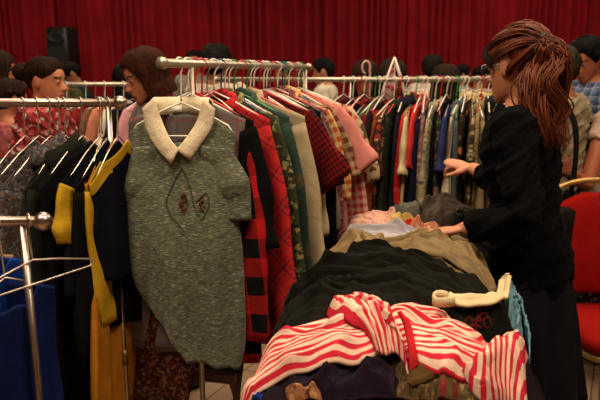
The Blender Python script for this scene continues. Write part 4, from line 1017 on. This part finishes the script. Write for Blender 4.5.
    zfs = np.concatenate([np.linspace(1.0, .5, 30), np.linspace(.48, low, 26)])
    FD = np.array([0, 25, 45, 60, 72, 84, 100, 112, 130, 180.])
    FL = {'short': [.80, .80, .74, .62, .46, .44, .62, .50, .26, .18], 'bob': [.80, .80, .74, .45, .02, -.1, -.1, -.1, -.1, -.1], 'long': [.80, .80, .74, .45, -.2, -1, -1, -1, -1, -1]}.get(st, [.80, .79, .72, .64, .58, .54, .62, .48, .30, .20])
    for zi, zf in enumerate(zfs):
        zc = max(zf, .34) if st in ('bob', 'long') else max(zf, .02)
        a, f, bk = head_ring(zc)
        ex = th + (.012 * float(ss(.6, .1, zf)) if st in ('bob', 'long') else 0)
        for q in range(n):
            an = 2 * PI * q / n; c, s = math.cos(an), math.sin(an); ph = abs(math.degrees(math.atan2(c, s)))
            zb = np.interp(ph, FD, FL) + .02 * (vnoise(an * 8, 0, sd) - .5)
            mk_ = float(ss(zb - .03, zb + .03, zf)); thk = ex * (.35 + .65 * float(ss(zb, zb + .22, zf))) if st != 'long' and st != 'bob' else ex
            nb_ = (.010 if st == 'short' else .004) * (vnoise(an * 5, zf * 9, sd) - .5) + .0022 * math.sin(an * 31 + zf * 3)
            inf = -.012 * (1 - mk_) + (thk + nb_) * mk_
            yc = (f + bk) / 2; v.append(((a + inf) * math.copysign(abs(c) ** .92, c), yc + ((f - bk) / 2 + inf) * math.copysign(abs(s) ** .92, s), zf * HH + th * .9 * float(ss(.72, 1, zf)))); uv.append((an * .09, zf * .25))
    ho = mk('hair', [tuple(HMx @ Vector(p)) for p in v], grid_faces(len(zfs), n, True) + [tuple(range(n))], HMt, t, uv)
    def strands(parent, name, guides, cnt, spread, r0, wav, seed, mat=HMt):
        rr_ = np.random.RandomState(seed); gg = G()
        for i in range(cnt):
            o = rr_.normal(0, 1, 3) * spread; o2 = rr_.normal(0, 1, 3) * spread; ph = rr_.normal(0, .5, 2) + (i % (len(guides) * 3)) * 1.7; P = spline(guides[i % len(guides)], 22); Q = []
            for j, p in enumerate(P):
                q = j / 21; e = float(ss(0, .25, q)); p2 = p + (o * (1 - q) + o2 * q) * (.25 + .75 * e) + wav * e * np.array([math.sin(q * 9 + ph[0]), math.sin(q * 8 + ph[1]), 0])
                Q.append(tuple(HMx @ Vector(p2)))
            gg.tube(Q, [r0 * (.8 + .4 * q) * (1 - .75 * ss(.7, 1, q)) for q in np.linspace(0, 1, 22)], 6)
        return gg.mk(name, mat, parent)
    if st == 'bun':
        gg = G(); cc = Vector((0, -.135, .145))
        for i in range(26):
            ax = Vector(rs.normal(0, 1, 3)).normalized(); u = ax.orthogonal().normalized(); w_ = ax.cross(u)
            gg.tube([tuple(HMx @ (cc + (u * math.cos(b) + w_ * math.sin(b)) * rs.uniform(.034, .040))) for b in np.linspace(0, 5.4, 16)], .009 * k, 6)
        gg.mk('bun', HMt, ho)
        G().tube([tuple(HMx @ Vector((.024 * math.cos(b), -.106, .148 + .024 * math.sin(b)))) for b in np.linspace(0, 2 * PI, 20, endpoint=False)], .006, 8, closed=True).mk('hair_band', solid('gold_hair_band', '#a8813a', .5), ho)
    if extra: extra(t, HMx, ho, strands, A, k)
    return t
def wp(px, py, Y): return tuple(at(px, py, Y))
# the woman sorting clothes, in the foreground
def fore_extra(t, HMx, ho, strands, A, k):
    tie = (0, -.110, .158)
    strands(ho, 'ponytail', [[(0, -.100, .160), (0, -.126, .142), (.01, -.140, .09), (-.03, -.125, .03), (.015, -.128, -.04), (-.02, -.112, -.09), (0, -.105, -.14)], [(.01, -.100, .158), (.022, -.124, .138), (.034, -.132, .08), (.038, -.120, -.04), (.03, -.11, -.14)],
             [(-.01, -.100, .158), (-.022, -.124, .134), (-.042, -.122, .06), (-.046, -.112, -.05), (-.035, -.10, -.14)], [(0, -.1, .152), (-.02, -.120, .115), (-.06, -.105, .05), (-.065, -.09, -.05), (-.05, -.10, -.12)]], 900, .013, .0022, .022, 5)
    strands(ho, 'swept_strands', [[(.0 + sx, .070 - abs(sx) * .35, .198 - abs(sx) * .45), (sx * 1.22, .0, .235 - abs(sx) * .75), (sx * .9, -.07, .222 - abs(sx) * .4), (sx * .2, -.116, .160)] for sx in (-.062, -.045, -.028, -.012, .006, .025, .045, .062)] +
            [[(s * .070, .030, .135), (s * .084, -.02, .150), (s * .066, -.085, .165), (s * .012, -.118, .160)] for s in (-1, 1)] + [[(s * .066, -.02, .075), (s * .078, -.05, .10), (s * .050, -.105, .14), (s * .008, -.118, .154)] for s in (-1, 1)], 620, .007, .0018, .0012, 6)
    strands(ho, 'fringe', [[(-.015, .078, .196), (-.045, .078, .172), (-.066, .056, .140), (-.074, .030, .112)], [(.015, .078, .196), (.045, .078, .172), (.066, .056, .140), (.074, .030, .112)]], 90, .004, .0026, .001, 8, hair_mat('#0c0604', '#241008'))
    g = G(); c = Vector(tie)
    g.tube([tuple(HMx @ (c + Vector((.022 * math.cos(b), .004 * math.cos(b), .022 * math.sin(b))))) for b in np.linspace(0, 2 * PI, 22, endpoint=False)], .008, 8, closed=True); g.mk('hair_tie', BLACK, ho)
    fr = solid('spectacle_frame', '#8a7a74', .25, .7)
    gl = G()
    for s in (-1, 1):
        gl.tube([tuple(HMx @ Vector((s * .033 + .024 * math.cos(b), .101 - .010 * abs(math.cos(b)), .114 + .017 * math.sin(b)))) for b in np.linspace(0, 2 * PI, 24, endpoint=False)], .0016, 6, closed=True)
        gl.tube([tuple(HMx @ Vector(p)) for p in ((s * .057, .094, .116), (s * .074, .05, .116), (s * .077, -.005, .114))], .0014, 6)
    gl.tube([tuple(HMx @ Vector(p)) for p in ((-.010, .101, .116), (.010, .101, .116))], .0016, 6); gl.mk('spectacles', fr, t)
    # lace edge under the skirt hem
    lg = G(); n = 64
    for j in range(n):
        a = 2 * PI * j / n; p = 1 + .07 * math.sin(9 * a + 1.2) + .03 * math.sin(17 * a + 1); x, y = .235 * k * 1.02 * p * math.cos(a) * .97, .20 * k * 1.02 * p * math.sin(a) * .97
        lg.tube([(x + .012 * math.cos(b), y + .003 * math.sin(b * 2), .445 * k - .008 + .014 * math.sin(b)) for b in np.linspace(0, 2 * PI, 10, endpoint=False)], .0028, 5, closed=True)
    lg.mk('lace_hem', plain('#141016'), t)
FX, FY = .757, 1.90
person('woman with wavy auburn ponytail in black cardigan and dark skirt sorting the heap', FX, FY, R(60), 1.64, '#b87c5e', plain('#060608', .95, .1), 'long', plain('#121017', .9), True,
       ('pony', '#35150a', '#7e3a18', .010), (-30, 10, 0),
       dict(L=((.640, 1.660, 1.105), wp(464, 229, 1.80), (-.95, .2, -.2), (-.1, -.1, -1), (.2, .8, -.2), 25), R=((.76, 2.30, 1.10), wp(472, 168, 2.46), (-.85, .42, .16), (0, .3, -1), (-.3, -.7, .3), 40)), lean=.12, vox=.0045, extra=fore_extra, bl=.445, top_hem=.74, cuff=dict(L=.86, R=.42))
# others, from near to far
person('woman with a gold-banded bun smiling in profile, red print blouse, behind the left rail', at(42, 80, 3.0).x - .02, 3.0, R(-96), 1.575, '#b07050', floral('#7a1a1e', ['#b04a4a', '#5a2a2a', '#a89088'], 40, .5), 'short', plain('#1a1a20'), True, ('bun', '#0c0706', '#2c1a12'), (0, 6, 0), lean=.05, vox=.006)
person('bob-haired woman looking down behind the sweater, mauve blouse', at(166, 80, 2.75).x, 2.75, R(125), 1.61, '#a86a4c', plain('#6a5a58'), 'short', plain('#1c1a20'), False, ('bob', '#1c0c08', '#3c1c10', .018), (-6, 22, 0), lean=.1, vox=.007)
person('person at the left picture edge behind the bun woman, face half cut off', at(-6, 70, 3.4).x, 3.4, R(-60), 1.62, '#a8684a', plain('#7a2a30'), 'short', plain('#1c1a20'), False, ('long', '#120a08', '#2a1a14'), (0, 5, 0))
person('child-sized person in pink top at the left picture edge under the bun', at(6, 92, 3.2).x, 3.2, R(-30), 1.47, '#a8684a', plain('#a85a5c'), 'short', plain('#24202a'), False, ('short', '#120a08', '#2a1a14'), (0, 10, 0))
person('man in olive T-shirt looking down below the black loudspeaker', at(64, 75, 6.0).x, 6.0, R(160), 1.60, '#8a5638', plain('#4a4a2c'), 'short', plain('#1c1c24'), False, ('short', '#0c0a0a', '#1a1614'), (0, 25, 0), lean=.1)
person('man in dark green polo bending forward right of the loudspeaker', at(87, 75, 6.2).x, 6.2, R(110), 1.62, '#94603e', plain('#15332a'), 'short', plain('#1c1c24'), False, ('short', '#0c0a0a', '#1a1614'), (0, 28, 0), lean=.2)
person('person with black hair seen from behind left of the bob-haired woman', at(124, 75, 4.6).x, 4.6, R(10), 1.56, '#94603e', plain('#201c20'), 'short', plain('#1c1c24'), False, ('long', '#0a0808', '#1a1412', .022), (0, 5, 0))
person('man facing the viewer behind the start of the central rack', at(195, 60, 6.6).x, 6.6, R(178), 1.74, '#a06a48', plain('#8a8078'), 'short', plain('#1c1c24'), False, ('short', '#0a0808', '#1a1412', .020), (0, 4, 0))
person('man with round black hair and white shirt seen from behind above the central rack', at(216, 60, 4.1).x, 4.1, R(-12), 1.68, '#94603e', plain('#b8aca0'), 'short', plain('#1c1c24'), False, ('short', '#0a0808', '#181210', .026), (0, 0, 0))
person('distant person whose dark hair shows above the end of the central rack', at(285, 62, 7.4).x, 7.4, R(100), 1.66, '#a06a48', plain('#5a1a1c'), 'short', plain('#1c1c24'), False, ('short', '#0a0808', '#1a1412'), (0, 10, 0))
person('man in white shirt in profile facing left before the curtain', at(326, 65, 5.7).x, 5.7, R(75), 1.64, '#a4704e', plain('#cfc4b2'), 'short', plain('#1c1c24'), False, ('short', '#0a0808', '#1a1412', .02), (0, 12, 0))
person('dark-haired woman looking down, left one of two behind the far rail', at(366, 75, 3.95).x, 3.95, R(170), 1.58, '#9a5c40', plain('#4a2a24'), 'short', plain('#1c1c24'), False, ('bob', '#140b08', '#2a1a12', .02), (0, 26, 0), lean=.08)
person('dark-haired woman looking down, right one of two behind the far rail', at(382, 75, 4.05).x + .03, 4.05, R(195), 1.59, '#9a5c40', plain('#5a2420'), 'short', plain('#1c1c24'), False, ('bob', '#160d0a', '#30201a', .02), (0, 26, 0), lean=.08)
person('man in white shirt with dark hair turned away, behind the long-haired woman', at(432, 70, 5.6).x, 5.6, R(-40), 1.66, '#94603e', plain('#d2c8ba'), 'short', plain('#1c1c24'), False, ('short', '#0c0a0a', '#221a16', .022), (0, 0, 0), wide=1.05)
person('woman with long dark brown hair seen from behind at the far rail', at(446, 75, 4.0).x, 4.0, R(14), 1.55, '#94603e', plain('#3a2c26'), 'short', plain('#1c1c24'), True, ('long', '#130c08', '#2e2018', .022), (0, 0, 0))
person('small distant boy in pale teal shirt facing right', at(461, 72, 6.8).x, 6.8, R(-80), 1.60, '#8a5638', plain('#6a9a80'), 'short', plain('#1c1c24'), False, ('short', '#0a0808', '#1a1412'), (0, 6, 0))
person('distant person with black hair just left of the spectacles of the ponytailed woman', at(480, 74, 6.4).x, 6.4, R(-60), 1.58, '#a06a48', plain('#a07a6a'), 'short', plain('#1c1c24'), False, ('short', '#0a0808', '#1a1412'), (0, 10, 0))
person('person in beige jacket with a dark shoulder strap behind the ponytail', at(572, 85, 2.95).x - .02, 2.95, R(38), 1.63, '#94603e', plain('#8f8168'), 'long', plain('#1c1c24'), False, ('short', '#14100c', '#3a3224', .018), (0, 14, 0), lean=.06, vox=.008)
person('black-haired man in blue plaid shirt at the right edge looking down to the left', at(597, 70, 3.7).x, 3.7, R(120), 1.71, '#a05c3c', plaid([(0, '#5a6a8a'), (.4, '#a8a8b0'), (.5, '#34405c')], .05), 'short', plain('#1c1c24'), False, ('short', '#0a0808', '#161210', .024), (0, 26, 0), lean=.1, vox=.008)

# ------------------------------------------------------------------ chair, seated/standing neighbour, small things
def banquet_chair():
    cx, cy = 1.355, 2.36
    t = thing('banquet_chair', 'red upholstered chair with pale gold frame at the right edge', 'chair', (cx, cy, 0), R(-4))
    RED = plain('#8c100c', .85, .15); GOLD = solid('pale_gold_tube', '#a07c46', .35, .6)
    g = G(); g.loft([(0, 0, .415, .20, .20), (0, 0, .425, .222, .222), (0, 0, .46, .228, .228), (0, 0, .482, .215, .215), (0, 0, .490, .16, .16)], 48, e=4.2); g.mk('seat', RED, t)
    v = []; uv = []; f = []
    m, n = 24, 40
    for i in range(m):   # padded back with rounded shoulders
        q = i / (m - 1); z = .535 + q * .445; hw = .205 + .012 * math.sin(q * PI) - .0 ; hw *= math.sqrt(max(0, 1 - max(0, (q - .80) / .205) ** 2.4)) if q > .8 else 1
        hw = max(hw, .10)
        for j in range(n):
            a = 2 * PI * j / n; c, s = math.cos(a), math.sin(a)
            ed = 1 - .5 * abs(2 * q - 1) ** 6
            v.append((hw * math.copysign(abs(c) ** .35, c), .215 + .075 * q + .026 * ed * math.copysign(abs(s) ** .7, s), z)); uv.append((c * hw, z))
    f = grid_faces(m, n, True) + [tuple(range(n - 1, -1, -1)), tuple((m - 1) * n + j for j in range(n))]
    mk('backrest', v, f, RED, t, uv)
    arch = [(-.222, .215, .50), (-.228, .26, .78), (-.226, .285, .93), (-.20, .298, .998), (-.12, .303, 1.028), (0, .304, 1.036), (.12, .303, 1.028), (.20, .298, .998), (.226, .285, .93), (.228, .26, .78), (.222, .215, .50)]
    G().tube([tuple(p) for p in spline(arch, 60)], .0125, 12).mk('back_frame', GOLD, t)
    G().loft([(0, 0, .392, .215, .215), (0, 0, .416, .225, .225)], 40, e=5).mk('seat_frame', GOLD, t)
    for sx in (-1, 1):
        G().tube([(sx * .15, -.19, .40), (sx * .13, -.20, 0)], .0125, 12).mk('leg', GOLD, t)
        G().tube([(sx * .21, .20, .50), (sx * .215, .20, .38), (sx * .22, .25, 0)], .0125, 12).mk('leg', GOLD, t)
banquet_chair()
person('woman in pale lace top and grey patterned skirt, bare arm bent, behind the red chair', 1.62, 3.02, R(30), 1.55, '#a86046', plain('#b89c8a'), 'cap', floral('#3a3634', ['#6a6662', '#1c1a1a', '#8a8682', '#4a4644'], 45, .42), True, ('bob', '#0c0908', '#241812', .02), (0, 10, 0),
       dict(L=(wp(586, 186, 2.86), wp(571, 172, 2.80), (-.8, .3, .5), (0, 1, .2), (0, .1, 1), 40)), vox=.008)
def red_bag():
    p = at(577, 150, 3.0)
    t = thing('handbag', 'dark red beaded bag held beside the pale lace top', 'bag', (p.x + .03, p.y + .14, p.z - .14), R(15))
    g = G(); g.loft([(0, 0, 0, .075, .03), (0, 0, .02, .085, .04), (0, 0, .16, .075, .035), (0, 0, .25, .05, .015)], 28, e=3); g.mk('bag', plain('#4a0f10', .6), t)
    G().tube([tuple(q) for q in spline([(-.05, 0, .245), (-.03, 0, .36), (.05, 0, .36), (.05, 0, .245)], 20)], .006, 8).mk('handle', plain('#3a0c0c'), t)
    g = G()
    for i in range(14): g.ball((-.06 + i * .009, -.036, .20 - i * .008), .006, 8, 6)
    g.mk('bead_trim', solid('silver_bead', '#b0a8a0', .3, .5), t)
red_bag()
def shoulder_bag():
    x, y = at(572, 85, 2.95).x - .02, 2.95
    t = thing('shoulder_bag', 'black shoulder bag on a broad strap worn over the beige jacket', 'bag', (x, y, .66), R(38))
    P = spline([(-.14, -.02, .79), (-.165, -.065, .74), (-.16, -.135, .62), (-.15, -.15, .45), (-.19, -.16, .25)], 24)
    G().tube([tuple(p) for p in P], .040, 10, flat=(.16, (0, -1, .3))).mk('strap', plain('#15120f'), t)
    G().loft([(-.19, -.19, 0, .14, .035), (-.19, -.19, .02, .15, .045), (-.19, -.185, .24, .15, .04), (-.19, -.18, .26, .14, .02)], 30, e=4).mk('pouch', plain('#15120f', .6), t)
shoulder_bag()
def peaked_frame():
    a = at(394, 79, 3.42)
    t = thing('display_hanger', 'white peaked frame with red and white patterned cloth sticking up above the far rail', 'frame', (a.x, a.y, a.z - .35), R(8))
    W = solid('white_frame', '#d2c6ba', .5)
    for s in (-1, 1): G().tube([(0, 0, .46), (s * .045, 0, .34), (s * .12, 0, .04)], .009, 8).mk('arm', W, t)
    G().tube([(0, 0, 0), (0, .004, .47)], .007, 8).mk('pole', W, t)
    g = G(); v = []; uv = []
    for i in range(14):
        q = i / 13
        for j in range(9):
            k = j / 8; x0, x1 = -.006 - .034 * q * 3.0, -.004
            v.append((x0 + (x1 - x0) * k, -.012 - .006 * math.sin(k * 7 + q * 3), .455 - .30 * q)); uv.append((x0 + (x1 - x0) * k, q * .3))
    mk('patterned_cloth', v, grid_faces(14, 9), floral('#b89090', ['#b02838', '#c8a8a0', '#7a2030'], 50, .45), t, uv, solidify=.003)
    h = at(370, 72, 3.42); s = thing('hook', 'pink-white hanger hook standing above the dark-haired woman behind the far rail', 'hook', (h.x, h.y, h.z - .30))
    G().tube([(0, 0, 0), (0, 0, .30)] + [(.0 - .022 + .022 * math.cos(b), 0, .325 + .034 * math.sin(b)) for b in np.linspace(-.6, 4.6, 16)], .006, 8).mk('hook', solid('pinkish_plastic', '#c89a92', .4), s)
peaked_frame()
def stool():
    a = at(197, 378, 2.02)
    t = thing('folding_stool', 'brown wooden folding stool standing on the floor under the sweater', 'stool', (a.x, 2.12, 0), R(-12))
    WD = solid('stained_wood', '#5a3a1c', .55); z = .43
    G().box(-.17, -.115, z - .02, .17, -.085, z + .015).mk('seat_rail', WD, t, False); G().box(-.17, .085, z - .02, .17, .115, z + .015).mk('seat_rail', WD, t, False)
    g = G(); v = [];
    for i in range(20):
        q = i / 19
        for j in range(9): v.append((-.15 + .30 * j / 8, -.10 + .20 * q, z + .012 - .045 * math.sin(q * PI)))
    mk('canvas_seat', v, grid_faces(20, 9), plain('#2c241c'), t, [(p[0], p[1]) for p in v], solidify=.003)
    for sx in (-1, 1):
        G().tube([(sx * .15, -.10, z), (sx * .15, .15, 0)], .013, 10).mk('leg', WD, t); G().tube([(sx * .132, .10, z), (sx * .132, -.15, 0)], .013, 10).mk('leg', WD, t)
    c = thing('pouch', 'small black and white striped pouch lying on the wooden stool', 'pouch', (a.x - .04, 2.10, z - .022), R(20))
    G().loft([(0, 0, 0, .05, .035), (0, 0, .015, .065, .045), (0, 0, .05, .06, .04), (0, 0, .062, .03, .02)], 30, e=3).mk('body', stripes([(0, '#141214'), (.6, '#a8a09c')], .016, 0), c)
stool()
